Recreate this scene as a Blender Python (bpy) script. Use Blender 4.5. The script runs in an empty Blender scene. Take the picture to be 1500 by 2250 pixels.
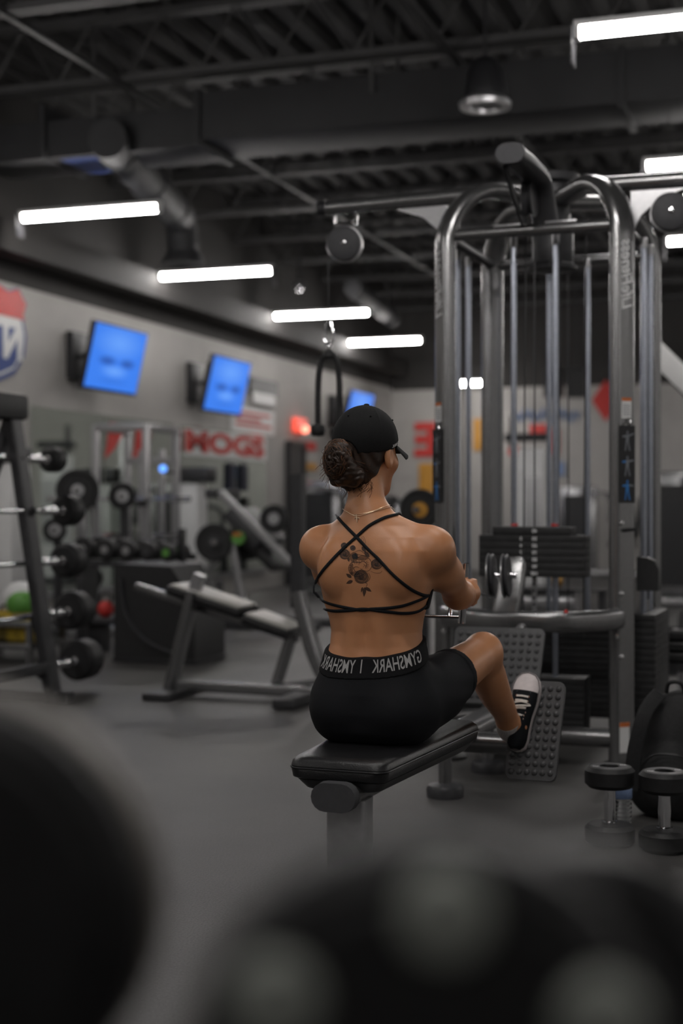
import bpy, bmesh, math, random
import numpy as np
from mathutils import Vector, Matrix

random.seed(7)
SC = bpy.context.scene
COL = SC.collection
PI = math.pi

# ------------------------------------------------------------------ camera
CAM_H = 1.05
TH = math.radians(18.5)          # the room's long axis lies this far to the right of the lens axis
DM = math.radians(2.0)           # the cable station stands turned this much from the walls
FPX, XC, YH = 3125.0, 750.0, 1110.0
cam_d = bpy.data.cameras.new('camera')
cam = bpy.data.objects.new('camera', cam_d)
COL.objects.link(cam)
cam.location = (0, 0, CAM_H)
cam.rotation_euler = (math.radians(90) - math.atan(15 / FPX), 0, TH)
cam_d.sensor_fit = 'HORIZONTAL'
cam_d.sensor_width = 24.0
cam_d.lens = 50.0
cam_d.clip_start = 0.05
cam_d.clip_end = 100
cam_d.dof.use_dof = True
cam_d.dof.focus_distance = 3.72
cam_d.dof.aperture_fstop = 1.9
cam_d.dof.aperture_blades = 0
SC.camera = cam

# ------------------------------------------------------------------ world, exposure
w = bpy.data.worlds.new('World')
SC.world = w
w.use_nodes = True
w.node_tree.nodes['Background'].inputs[0].default_value = (0.6, 0.65, 0.7, 1)
w.node_tree.nodes['Background'].inputs[1].default_value = 0.0
SC.view_settings.view_transform = 'Standard'
SC.view_settings.look = 'None'
SC.view_settings.gamma = 1.0
SC.view_settings.use_curve_mapping = False
SC.view_settings.exposure = 0.0
TUBE_POWER = 66.0
SC.cycles.use_denoising = True
SC.cycles.max_bounces = 8
SC.cycles.sample_clamp_indirect = 6.0

# ------------------------------------------------------------------ measuring helpers
def ray(x, y, th):
    a = (x - XC) / FPX
    b = (YH - y) / FPX
    return Vector((math.cos(th) * a - math.sin(th), math.sin(th) * a + math.cos(th), b))

def at(x, y, d):                 # a point of the room seen at (x, y), d metres deep
    return Vector((0, 0, CAM_H)) + ray(x, y, TH) * d

def at_z(x, y, z):
    r = ray(x, y, TH)
    return Vector((0, 0, CAM_H)) + r * ((z - CAM_H) / r.z)

def at_u(x, y, u):
    r = ray(x, y, TH)
    return Vector((0, 0, CAM_H)) + r * (u / r.x)

def at_v(x, y, v):
    r = ray(x, y, TH)
    return Vector((0, 0, CAM_H)) + r * (v / r.y)

def m_at(x, y, d):               # the same in the cable station's own axes
    return Vector((0, 0, CAM_H)) + ray(x, y, TH + DM) * d

def m_v(x, y, v):
    r = ray(x, y, TH + DM)
    return Vector((0, 0, CAM_H)) + r * (v / r.y)

RM = Matrix.Rotation(-DM, 4, 'Z')

# ------------------------------------------------------------------ materials
MATS = {}
def mat(name, col=(0.5, 0.5, 0.5), rough=0.5, metal=0.0, spec=0.5, noise=0.0, nscale=20.0, bump=0.0, bscale=80.0,
        emit=None, estr=0.0, coat=0.0, trans=0.0, ior=1.45, sss=0.0, col2=None, rvar=0.0):
    if name in MATS:
        return MATS[name]
    m = bpy.data.materials.new(name)
    m.use_nodes = True
    nt = m.node_tree
    b = nt.nodes['Principled BSDF']
    b.inputs['Base Color'].default_value = (*col, 1)
    b.inputs['Roughness'].default_value = rough
    b.inputs['Metallic'].default_value = metal
    b.inputs['Specular IOR Level'].default_value = spec
    b.inputs['Coat Weight'].default_value = coat
    b.inputs['Coat Roughness'].default_value = 0.15
    b.inputs['Transmission Weight'].default_value = trans
    b.inputs['IOR'].default_value = ior
    if sss:
        b.inputs['Subsurface Weight'].default_value = sss
        b.inputs['Subsurface Radius'].default_value = (0.012, 0.005, 0.0025)
        b.inputs['Subsurface Scale'].default_value = 1.0
    if emit:
        b.inputs['Emission Color'].default_value = (*emit, 1)
        b.inputs['Emission Strength'].default_value = estr
    if noise or col2 or bump or rvar:
        tc = nt.nodes.new('ShaderNodeTexCoord')
    if noise or col2 or rvar:
        n = nt.nodes.new('ShaderNodeTexNoise')
        n.inputs['Scale'].default_value = nscale
        n.inputs['Detail'].default_value = 6
        nt.links.new(tc.outputs['Object'], n.inputs['Vector'])
        if noise or col2:
            cr = nt.nodes.new('ShaderNodeValToRGB')
            cr.color_ramp.elements[0].position = 0.35
            cr.color_ramp.elements[1].position = 0.65
            c2 = col2 or tuple(min(1, c * (1 + noise)) for c in col)
            c1 = col if col2 else tuple(c * (1 - noise) for c in col)
            cr.color_ramp.elements[0].color = (*c1, 1)
            cr.color_ramp.elements[1].color = (*c2, 1)
            nt.links.new(n.outputs['Fac'], cr.inputs['Fac'])
            nt.links.new(cr.outputs['Color'], b.inputs['Base Color'])
        if rvar:
            mr = nt.nodes.new('ShaderNodeMapRange')
            mr.inputs['To Min'].default_value = max(0, rough - rvar)
            mr.inputs['To Max'].default_value = min(1, rough + rvar)
            nt.links.new(n.outputs['Fac'], mr.inputs['Value'])
            nt.links.new(mr.outputs['Result'], b.inputs['Roughness'])
    if bump:
        n2 = nt.nodes.new('ShaderNodeTexNoise')
        n2.inputs['Scale'].default_value = bscale
        n2.inputs['Detail'].default_value = 4
        nt.links.new(tc.outputs['Object'], n2.inputs['Vector'])
        bp = nt.nodes.new('ShaderNodeBump')
        bp.inputs['Strength'].default_value = bump
        bp.inputs['Distance'].default_value = 0.004
        nt.links.new(n2.outputs['Fac'], bp.inputs['Height'])
        nt.links.new(bp.outputs['Normal'], b.inputs['Normal'])
    MATS[name] = m
    return m

M_FRAME = mat('grey_metallic_paint', (0.28, 0.28, 0.285), 0.27, 0.9, noise=0.05, nscale=60)
M_DARKFRAME = mat('charcoal_paint', (0.040, 0.040, 0.043), 0.45, 0.2, noise=0.08, nscale=40)
M_SILVER = mat('silver_paint', (0.40, 0.40, 0.41), 0.3, 0.75, noise=0.05, nscale=40)
M_CHROME = mat('chrome', (0.75, 0.75, 0.77), 0.12, 1.0, noise=0.03, nscale=80)
M_ROD = mat('polished_rod', (0.42, 0.45, 0.52), 0.28, 1.0, noise=0.05, nscale=50)
M_RUBBER = mat('black_rubber', (0.012, 0.012, 0.013), 0.55, noise=0.2, nscale=60, bump=0.15, bscale=300)
M_BLACK = mat('black_plastic', (0.016, 0.016, 0.018), 0.4, noise=0.1, nscale=40)
M_GREYPLASTIC = mat('grey_plastic', (0.042, 0.042, 0.046), 0.4, noise=0.08, nscale=50)
M_FOOT = mat('grey_moulded_plate', (0.060, 0.060, 0.063), 0.32, noise=0.06, nscale=50)
M_RIM = mat('pale_brown_rim', (0.13, 0.115, 0.10), 0.5, noise=0.1, nscale=30)
M_MATTEGREY = mat('matte_grey_cover', (0.06, 0.06, 0.064), 0.62, spec=0.3, noise=0.06, nscale=50)
M_IRON = mat('black_iron', (0.02, 0.02, 0.021), 0.5, 0.2, noise=0.2, nscale=30)
M_VINYL = mat('black_vinyl', (0.010, 0.010, 0.011), 0.33, spec=0.6, noise=0.1, nscale=60, bump=0.25, bscale=260)
M_PADSHEEN = mat('painted_pad_sheen', (0.42, 0.41, 0.38), 0.4, noise=0.06, nscale=20)  # painted gloss for the black bench pads
M_WHITE = mat('white_paint', (0.37, 0.355, 0.34), 0.65, noise=0.04, nscale=3)
M_WHITEPL = mat('white_plastic', (0.66, 0.66, 0.66), 0.4, noise=0.02, nscale=10)
M_UPPER = mat('dark_wall_paint', (0.028, 0.026, 0.025), 0.8, noise=0.08, nscale=2)
M_CEIL = mat('dark_ceiling_paint', (0.030, 0.029, 0.029), 0.75, noise=0.15, nscale=4)
M_JOIST = mat('joist_paint', (0.045, 0.044, 0.045), 0.6, noise=0.1, nscale=6)
M_DUCT = mat('duct_paint', (0.020, 0.020, 0.022), 0.7, 0.0, noise=0.15, nscale=3)
M_RED = mat('red_vinyl', (0.52, 0.035, 0.03), 0.5, noise=0.05, nscale=8)
M_NAVY = mat('navy_rubber', (0.008, 0.010, 0.025), 0.6, noise=0.1, nscale=30)
M_BLUE = mat('blue_vinyl', (0.03, 0.06, 0.22), 0.5, noise=0.05, nscale=8)
M_LBLUE = mat('pale_blue_vinyl', (0.18, 0.25, 0.42), 0.5, noise=0.05, nscale=8)
M_YELLOW = mat('mustard_paint', (0.5, 0.24, 0.03), 0.5, noise=0.08, nscale=8)
M_GREEN = mat('green_plastic', (0.10, 0.28, 0.05), 0.4, noise=0.1, nscale=10)
M_ORANGE = mat('orange_label', (0.5, 0.13, 0.03), 0.5, noise=0.05, nscale=20)
M_FIGBLUE = mat('blue_print', (0.03, 0.16, 0.42), 0.4, noise=0.05, nscale=20)
M_PRINT = mat('pale_print', (0.62, 0.62, 0.63), 0.5, noise=0.05, nscale=50)
M_GREYPRINT = mat('grey_print', (0.16, 0.17, 0.19), 0.5, noise=0.05, nscale=50)
M_PINK = mat('pink_plastic', (0.55, 0.03, 0.14), 0.4, noise=0.1, nscale=10)
M_MIRROR = mat('mirror_glass', (0.72, 0.78, 0.73), 0.04, 1.0, noise=0.02, nscale=4)
M_BOLT = mat('pale_metal_bolt', (0.30, 0.315, 0.29), 0.5, 0.3, noise=0.05, nscale=30)
M_TUBE = mat('lit_tube', (0.9, 0.9, 0.9), 0.5, emit=(1.0, 0.965, 0.93), estr=TUBE_POWER)
M_EXIT = mat('lit_exit_sign', (0.6, 0.05, 0.04), 0.5, emit=(1.0, 0.12, 0.07), estr=1.0)
M_LAMPRED = mat('lit_red_lamp', (0.8, 0.1, 0.05), 0.4, emit=(1.0, 0.30, 0.20), estr=3.0)
M_CLEAR = mat('clear_plastic', (0.9, 0.93, 0.95), 0.06, trans=1.0, ior=1.33, noise=0.01, nscale=10)
M_BLACKFAB = mat('black_stretch_fabric', (0.0075, 0.008, 0.010), 0.75, spec=0.25, noise=0.15, nscale=300, bump=0.1, bscale=700)
M_BAND = mat('black_elastic', (0.007, 0.007, 0.008), 0.8, spec=0.2, noise=0.2, nscale=400)
M_CAPFAB = mat('black_cotton_twill', (0.011, 0.011, 0.0115), 0.85, spec=0.2, noise=0.15, nscale=250, bump=0.2, bscale=900)
M_LETTER = mat('grey_woven_letter', (0.38, 0.37, 0.37), 0.8, noise=0.12, nscale=500)
M_CANVAS = mat('black_canvas', (0.009, 0.010, 0.012), 0.85, spec=0.2, noise=0.2, nscale=300, bump=0.2, bscale=900)
M_SHOEWHITE = mat('white_shoe_rubber', (0.62, 0.56, 0.56), 0.45, noise=0.05, nscale=60)
M_LACE = mat('white_lace', (0.68, 0.63, 0.58), 0.7, noise=0.08, nscale=200)
M_SOCK = mat('white_sock', (0.45, 0.42, 0.41), 0.9, noise=0.15, nscale=200)
M_GOLD = mat('gold_chain', (0.85, 0.66, 0.46), 0.3, 0.6, noise=0.03, nscale=90)
M_HAIR = mat('dark_brown_hair', (0.022, 0.010, 0.005), 0.45, spec=0.5, noise=0.3, nscale=120)
M_HAIRLIGHT = mat('brown_hair_strand', (0.13, 0.055, 0.024), 0.4, spec=0.5, noise=0.3, nscale=60)
M_BAG = mat('black_nylon', (0.010, 0.010, 0.011), 0.7, noise=0.2, nscale=120, bump=0.3, bscale=60)
M_SKIN = mat('skin', (0.49, 0.218, 0.102), 0.40, spec=0.5, col2=(0.55, 0.258, 0.130), nscale=9, bump=0.06, bscale=350, sss=0.12)
M_EYE = mat('eye_white', (0.7, 0.68, 0.66), 0.3, noise=0.02, nscale=50)
M_CLOTHY = mat('yellow_print_bag', (0.02, 0.02, 0.02), 0.6, col2=(0.55, 0.38, 0.03), nscale=9)

def ink_material():
    m = bpy.data.materials.new('tattoo_ink')
    m.use_nodes = True
    nt = m.node_tree
    b = nt.nodes['Principled BSDF']
    b.inputs['Base Color'].default_value = (0.016, 0.018, 0.021, 1)
    b.inputs['Roughness'].default_value = 0.55
    b.inputs['Alpha'].default_value = 0.68
    return m
M_INK = ink_material()
M_INKSOFT = ink_material()
M_INKSOFT.name = 'tattoo_shading'
M_INKSOFT.node_tree.nodes['Principled BSDF'].inputs['Alpha'].default_value = 0.42

def floor_material():
    m = bpy.data.materials.new('black_rubber_floor')
    m.use_nodes = True
    nt = m.node_tree
    b = nt.nodes['Principled BSDF']
    tc = nt.nodes.new('ShaderNodeTexCoord')
    n = nt.nodes.new('ShaderNodeTexNoise'); n.inputs['Scale'].default_value = 160; n.inputs['Detail'].default_value = 3
    n3 = nt.nodes.new('ShaderNodeTexNoise'); n3.inputs['Scale'].default_value = 1.1; n3.inputs['Detail'].default_value = 5
    for q in (n, n3):
        nt.links.new(tc.outputs['Object'], q.inputs['Vector'])
    cr = nt.nodes.new('ShaderNodeValToRGB')
    cr.color_ramp.elements[0].position = 0.3; cr.color_ramp.elements[0].color = (0.049, 0.047, 0.046, 1)
    cr.color_ramp.elements[1].position = 0.75; cr.color_ramp.elements[1].color = (0.092, 0.088, 0.086, 1)
    nt.links.new(n3.outputs['Fac'], cr.inputs['Fac'])
    mx = nt.nodes.new('ShaderNodeMixRGB'); mx.blend_type = 'MULTIPLY'; mx.inputs[0].default_value = 0.6
    cr2 = nt.nodes.new('ShaderNodeValToRGB')
    cr2.color_ramp.elements[0].position = 0.35; cr2.color_ramp.elements[0].color = (0.55, 0.55, 0.55, 1)
    cr2.color_ramp.elements[1].position = 0.62; cr2.color_ramp.elements[1].color = (1.3, 1.3, 1.3, 1)
    nt.links.new(n.outputs['Fac'], cr2.inputs['Fac'])
    nt.links.new(cr.outputs['Color'], mx.inputs[1]); nt.links.new(cr2.outputs['Color'], mx.inputs[2])
    nt.links.new(mx.outputs[0], b.inputs['Base Color'])
    b.inputs['Roughness'].default_value = 0.5
    b.inputs['Specular IOR Level'].default_value = 0.45
    bp = nt.nodes.new('ShaderNodeBump'); bp.inputs['Strength'].default_value = 0.5; bp.inputs['Distance'].default_value = 0.003
    nt.links.new(n.outputs['Fac'], bp.inputs['Height']); nt.links.new(bp.outputs['Normal'], b.inputs['Normal'])
    return m
M_FLOOR = floor_material()

def screen_material():
    m = bpy.data.materials.new('lit_blue_screen')
    m.use_nodes = True
    nt = m.node_tree
    b = nt.nodes['Principled BSDF']
    b.inputs['Base Color'].default_value = (0.01, 0.01, 0.012, 1)
    b.inputs['Roughness'].default_value = 0.25
    tc = nt.nodes.new('ShaderNodeTexCoord')
    sep = nt.nodes.new('ShaderNodeSeparateXYZ'); nt.links.new(tc.outputs['Generated'], sep.inputs[0])
    def mth(op, a, c=None):
        q = nt.nodes.new('ShaderNodeMath'); q.operation = op
        for i, s in enumerate((a, c)):
            if s is None: continue
            if isinstance(s, (int, float)): q.inputs[i].default_value = s
            else: nt.links.new(s, q.inputs[i])
        return q.outputs[0]
    def blob(cx, cy, rx, ry, soft):
        dx = mth('DIVIDE', mth('SUBTRACT', sep.outputs[1], cx), rx)
        dy = mth('DIVIDE', mth('SUBTRACT', sep.outputs[2], cy), ry)
        r = mth('SQRT', mth('ADD', mth('MULTIPLY', dx, dx), mth('MULTIPLY', dy, dy)))
        q = nt.nodes.new('ShaderNodeMapRange'); nt.links.new(r, q.inputs['Value'])
        q.inputs['From Min'].default_value = 1.0; q.inputs['From Max'].default_value = 1.0 - soft
        q.clamp = True
        return q.outputs['Result']
    pic = mth('ADD', mth('MULTIPLY', blob(0.33, 0.45, 0.20, 0.09, 0.6), 0.9), mth('MULTIPLY', blob(0.72, 0.45, 0.18, 0.09, 0.6), 0.9))
    pic = mth('ADD', pic, mth('MULTIPLY', blob(0.5, 0.14, 0.36, 0.05, 0.7), 0.25))
    lite = mth('ADD', mth('MULTIPLY', blob(0.5, 0.3, 0.3, 0.12, 0.8), 0.45), mth('MULTIPLY', blob(0.5, 0.75, 0.5, 0.3, 0.9), 0.4))
    rampA = nt.nodes.new('ShaderNodeMixRGB')
    rampA.inputs[1].default_value = (0.035, 0.19, 0.78, 1); rampA.inputs[2].default_value = (0.22, 0.48, 0.98, 1)
    nt.links.new(lite, rampA.inputs[0])
    rampB = nt.nodes.new('ShaderNodeMixRGB'); rampB.inputs[2].default_value = (0.015, 0.08, 0.38, 1)
    nt.links.new(pic, rampB.inputs[0]); nt.links.new(rampA.outputs[0], rampB.inputs[1])
    nt.links.new(rampB.outputs[0], b.inputs['Emission Color'])
    b.inputs['Emission Strength'].default_value = 1.1
    return m
M_SCREEN = screen_material()

# ------------------------------------------------------------------ mesh building
class MB:
    def __init__(self):
        self.v, self.f = [], []
    def add(self, vs, fs):
        o = len(self.v)
        self.v += [tuple(p) for p in vs]
        self.f += [tuple(i + o for i in f) for f in fs]
        return self
    def box(self, c, s, rot=None, bev=0.0):
        """a box centred on c with size s; rot is a 3x3 Matrix; bev chamfers every edge"""
        bm = bmesh.new()
        bmesh.ops.create_cube(bm, size=1.0)
        for q in bm.verts:
            q.co = Vector((q.co.x * s[0], q.co.y * s[1], q.co.z * s[2]))
        if bev > 0:
            bmesh.ops.bevel(bm, geom=list(bm.edges), offset=min(bev, min(s) * 0.45), segments=2, affect='EDGES', profile=0.6)
        bm.verts.ensure_lookup_table()
        for q in bm.verts:
            q.index = q.index
        c = Vector(c)
        vs = [(rot @ q.co if rot else q.co) + c for q in bm.verts]
        idx = {q: i for i, q in enumerate(bm.verts)}
        fs = [[idx[q] for q in f.verts] for f in bm.faces]
        bm.free()
        return self.add(vs, fs)
    def sweep(self, path, sec, up=(0, 0, 1), cap=True, scale=None):
        """sec: list of (side, up) offsets swept along path"""
        P = [Vector(p) for p in path]
        n, k = len(P), len(sec)
        up = Vector(up)
        vs = []
        prev = None
        for i in range(n):
            t = (P[min(i + 1, n - 1)] - P[max(i - 1, 0)])
            t = t.normalized() if t.length > 1e-9 else Vector((0, 0, 1))
            if prev is None:
                s = t.cross(up)
                if s.length < 1e-4:
                    s = t.cross(Vector((0, 1, 0)))
                s.normalize()
            else:
                s = prev - t * prev.dot(t)
                s.normalize()
            prev = s
            u_ = s.cross(t)
            sc = scale[i] if scale else 1.0
            vs += [P[i] + s * (a * sc) + u_ * (b * sc) for a, b in sec]
        fs = []
        for i in range(n - 1):
            for j in range(k):
                a, b = i * k + j, i * k + (j + 1) % k
                fs.append((a, b, b + k, a + k))
        if cap:
            fs.append(tuple(reversed(range(k))))
            fs.append(tuple(range((n - 1) * k, n * k)))
        return self.add(vs, fs)
    def tube(self, path, r, n=12, cap=True, scale=None):
        return self.sweep(path, circ(r, n), cap=cap, scale=scale)
    def lathe(self, c, axis, prof, n=28, ref=None):
        """prof: (radius, height along axis)"""
        c, ax = Vector(c), Vector(axis).normalized()
        r = Vector(ref) if ref else (Vector((0, 0, 1)) if abs(ax.z) < 0.9 else Vector((1, 0, 0)))
        s = ax.cross(r).normalized(); t = ax.cross(s)
        vs, fs, k = [], [], len(prof)
        for j in range(n):
            a = 2 * PI * j / n
            d = s * math.cos(a) + t * math.sin(a)
            vs += [c + d * p[0] + ax * p[1] for p in prof]
        for j in range(n):
            b = ((j + 1) % n) * k
            for i in range(k - 1):
                fs.append((j * k + i, b + i, b + i + 1, j * k + i + 1))
        if prof[0][0] > 1e-6: fs.append(tuple(j * k for j in reversed(range(n))))
        if prof[-1][0] > 1e-6: fs.append(tuple(j * k + k - 1 for j in range(n)))
        return self.add(vs, fs)
    def prism(self, pts, d):
        """pts: 3-D outline, extruded by vector d"""
        d = Vector(d); n = len(pts)
        vs = [Vector(p) for p in pts] + [Vector(p) + d for p in pts]
        fs = [tuple(range(n)), tuple(reversed(range(n, 2 * n)))]
        fs += [(i, i + n, (i + 1) % n + n, (i + 1) % n) for i in range(n)]
        return self.add(vs, fs)
    def ball(self, c, r, n=14, m=8):
        rr = r if isinstance(r, (tuple, list)) else (r, r, r)
        c = Vector(c)
        vs = [c + Vector((0, 0, rr[2]))]
        for i in range(1, m):
            p = PI * i / m
            for j in range(n):
                a = 2 * PI * j / n
                vs.append(c + Vector((rr[0] * math.sin(p) * math.cos(a), rr[1] * math.sin(p) * math.sin(a), rr[2] * math.cos(p))))
        vs.append(c - Vector((0, 0, rr[2])))
        fs = [(0, 1 + j, 1 + (j + 1) % n) for j in range(n)]
        for i in range(m - 2):
            for j in range(n):
                a = 1 + i * n
                fs.append((a + j, a + n + j, a + n + (j + 1) % n, a + (j + 1) % n))
        a = 1 + (m - 2) * n
        fs += [(a + (j + 1) % n, a + j, len(vs) - 1) for j in range(n)]
        return self.add(vs, fs)

def circ(r, n=12):
    return [(r * math.cos(2 * PI * i / n), r * math.sin(2 * PI * i / n)) for i in range(n)]

def stadium(a, b, n=8):
    """oval tube section, a wide and b tall"""
    r = min(a, b) / 2
    out = []
    if a >= b:
        h = a / 2 - r
        out += [(h + r * math.cos(t), r * math.sin(t)) for t in [-PI / 2 + PI * i / n for i in range(n + 1)]]
        out += [(-h + r * math.cos(t), r * math.sin(t)) for t in [PI / 2 + PI * i / n for i in range(n + 1)]]
    else:
        h = b / 2 - r
        out += [(r * math.cos(t), h + r * math.sin(t)) for t in [PI * i / n for i in range(n + 1)]]
        out += [(r * math.cos(t), -h + r * math.sin(t)) for t in [PI + PI * i / n for i in range(n + 1)]]
    return out

def rrect(a, b, r, n=4):
    out = []
    for cx, cy, t0 in ((a / 2 - r, b / 2 - r, 0), (-a / 2 + r, b / 2 - r, PI / 2), (-a / 2 + r, -b / 2 + r, PI), (a / 2 - r, -b / 2 + r, 3 * PI / 2)):
        out += [(cx + r * math.cos(t0 + PI / 2 * i / n), cy + r * math.sin(t0 + PI / 2 * i / n)) for i in range(n + 1)]
    return out

def fillet(pts, r, n=8):
    P = [Vector(p) for p in pts]
    out = [P[0]]
    for i in range(1, len(P) - 1):
        a, b, c = P[i - 1], P[i], P[i + 1]
        d1, d2 = (a - b), (c - b)
        rr = min(r, d1.length * 0.49, d2.length * 0.49)
        p, q = b + d1.normalized() * rr, b + d2.normalized() * rr
        for k in range(n + 1):
            t = k / n
            out.append(p * (1 - t) ** 2 + b * (2 * t * (1 - t)) + q * t * t)
    out.append(P[-1])
    return out

def smooth_path(pts, sub=6):
    P = [Vector(p) for p in pts]
    out = []
    for i in range(len(P) - 1):
        p0, p1, p2, p3 = P[max(i - 1, 0)], P[i], P[i + 1], P[min(i + 2, len(P) - 1)]
        for k in range(sub):
            t = k / sub
            out.append(0.5 * ((2 * p1) + (p2 - p0) * t + (2 * p0 - 5 * p1 + 4 * p2 - p3) * t * t + (3 * p1 - p0 - 3 * p2 + p3) * t ** 3))
    out.append(P[-1])
    return out

BASE = {}
def _root(o):
    while o.parent: o = o.parent
    return o

def tag(o, label=None, cat=None, group=None, kind=None):
    if label: o['label'] = label
    if cat: o['category'] = cat
    if group: o['group'] = group
    if kind: o['kind'] = kind
    return o

def thing(name, label, cat, base=(0, 0, 0), group=None, kind=None, m=False):
    o = bpy.data.objects.new(name, None)
    COL.objects.link(o)
    o.empty_display_size = 0.1
    b = Vector(base)
    BASE[o] = b
    if m:
        o.matrix_world = RM @ Matrix.Translation(b)
    else:
        o.location = b
    return tag(o, label, cat, group, kind)

def finish_mesh(me, mt, angle=38, smooth=True):
    me.materials.append(mt)
    if smooth:
        me.polygons.foreach_set('use_smooth', np.ones(len(me.polygons), dtype=bool))
        me.set_sharp_from_angle(angle=math.radians(angle))
    me.update()

def part(name, mb, mt, parent=None, label=None, angle=38, base=None, m=False, smooth=True):
    """one mesh object; vertices of mb are in room (or station) coordinates"""
    me = bpy.data.meshes.new(name)
    b = Vector(base) if base is not None else (BASE[_root(parent)] if parent else Vector((0, 0, 0)))
    bx, by, bz = b
    me.from_pydata([(p[0] - bx, p[1] - by, p[2] - bz) for p in mb.v], [], mb.f)
    finish_mesh(me, mt, angle, smooth)
    o = bpy.data.objects.new(name, me)
    COL.objects.link(o)
    if parent:
        o.parent = parent
    else:
        BASE[o] = b
        o.matrix_world = (RM if m else Matrix.Identity(4)) @ Matrix.Translation(b)
    if label: o['label'] = label
    return o

def struct(name, mb, mt, label, cat, base=(0, 0, 0), **k):
    return tag(part(name, mb, mt, base=base, **k), label, cat, kind='structure')

def copy_tree(o, parent=None):
    c = o.copy(); COL.objects.link(c)
    if parent: c.parent = parent
    for ch in list(o.children):
        copy_tree(ch, c)
    return c

def text_mesh(s, size=1.0, fat=0.0, shear=0.0, spacing=1.0):
    """flat letters: verts (x, y) and faces, centred"""
    cu = bpy.data.curves.new('lettering_outline', 'FONT')
    cu.body = s; cu.size = size; cu.offset = fat; cu.shear = shear
    cu.space_character = spacing
    cu.align_x = 'CENTER'; cu.align_y = 'CENTER'
    cu.resolution_u = 3
    ob = bpy.data.objects.new('lettering_outline', cu)
    COL.objects.link(ob)
    dg = bpy.context.evaluated_depsgraph_get()
    me = ob.evaluated_get(dg).to_mesh()
    vs = [(q.co.x, q.co.y) for q in me.vertices]
    fs = [tuple(p.vertices) for p in me.polygons]
    ob.evaluated_get(dg).to_mesh_clear()
    bpy.data.objects.remove(ob); bpy.data.curves.remove(cu)
    return vs, fs

def lettering(s, o, ex, ey, size, mirror=True, fat=0.0, shear=0.0, spacing=1.0, sx=1.0):
    """letters in the plane through o with axes ex (right) and ey (up)"""
    vs, fs = text_mesh(s, size, fat, shear, spacing)
    o, ex, ey = Vector(o), Vector(ex), Vector(ey)
    mb = MB()
    k = -sx if mirror else sx
    mb.add([o + ex * (x * k) + ey * y for x, y in vs], [tuple(reversed(f)) for f in fs] if mirror else fs)
    return mb

# ================================================================== THE SETTING
U0, U1, V0, V1, ZC = -6.6, 7.4, -5.0, 22.3, 4.7
ZW = 2.92                                   # height where the white wall paint stops
struct('floor', MB().box(((U0 + U1) / 2, (V0 + V1) / 2, -0.05), (U1 - U0, V1 - V0, 0.1)), M_FLOOR, 'speckled black rubber gym floor', 'floor')

def wall(name, c, s, label, mt=M_WHITE, ZW=ZW):
    o = struct(name, MB().box((c[0], c[1], ZW / 2), (s[0], s[1], ZW)), mt, label, 'wall')
    part('upper_paint', MB().box((c[0], c[1], (ZW + ZC) / 2), (s[0], s[1], ZC - ZW)), M_UPPER, o, 'dark painted upper wall')
wall('wall_left', (U0 - 0.1, (V0 + V1) / 2), (0.2, V1 - V0), 'long white wall on the left with dark upper part', ZW=2.96)
wall('wall_back', ((U0 + U1) / 2, V1 + 0.1), (U1 - U0, 0.2), 'far white wall with red lettering')
wall('wall_right', (U1 + 0.1, (V0 + V1) / 2), (0.2, V1 - V0), 'white wall on the right outside the picture', mat('bright_white_paint', (0.78, 0.77, 0.75), 0.6, noise=0.03, nscale=3))
wall('wall_front', ((U0 + U1) / 2, V0 - 0.1), (U1 - U0, 0.2), 'grey wall behind the viewer', mat('grey_wall_paint', (0.16, 0.155, 0.15), 0.7, noise=0.05, nscale=3))

# corrugated roof deck, flutes running away from the viewer
mb = MB()
prof = []
u = U0
while u < U1:
    for du, dz in ((0, 0), (0.10, 0), (0.14, 0.07), (0.24, 0.07), (0.28, 0)):
        prof.append((u + du, ZC + dz))
    u += 0.28
k = len(prof)
vs = [(p[0], V0, p[1]) for p in prof] + [(p[0], V1, p[1]) for p in prof]
mb.add(vs, [(i, i + 1, i + 1 + k, i + k) for i in range(k - 1)])
mb.box(((U0 + U1) / 2, (V0 + V1) / 2, ZC + 0.15), (U1 - U0 + 0.4, V1 - V0 + 0.4, 0.06))
deck = struct('ceiling', mb, M_CEIL, 'dark corrugated metal roof deck with open joists', 'ceiling', smooth=False)

# open web joists
jm = None
for i in range(13):
    v = 3.25 + 1.56 * i
    if jm is None:
        mb = MB()
        L = U1 - U0
        mb.box((0, -0.035, 0.46), (L, 0.05, 0.05)).box((0, 0.035, 0.46), (L, 0.05, 0.05))
        mb.box((0, -0.035, 0.0), (L, 0.05, 0.05)).box((0, 0.035, 0.0), (L, 0.05, 0.05))
        n = 24
        for q in range(n):
            x0, x1 = -L / 2 + L * q / n, -L / 2 + L * (q + 1) / n
            xm = (x0 + x1) / 2
            mb.tube([(x0, 0, 0.0), (xm, 0, 0.46)], 0.011, 5).tube([(xm, 0, 0.46), (x1, 0, 0.0)], 0.011, 5)
        jo = part('joist', mb, M_JOIST, deck)
        jm = jo
    else:
        jo = jm.copy(); COL.objects.link(jo)
    jo.parent = deck
    jo.location = ((U0 + U1) / 2, v, 4.20)

# beam on the left wall and bridging along the bays
part('wall_beam', MB().box((U0 + 0.15, (V0 + V1) / 2, 3.27), (0.30, V1 - V0, 0.26), None, 0.01), M_UPPER, deck)
for uu in (-4.9, -2.4, 0.4, 3.0):
    part('bridging_bar', MB().box((uu, (V0 + V1) / 2, 4.17), (0.05, V1 - V0, 0.03)), M_JOIST, deck)

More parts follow.
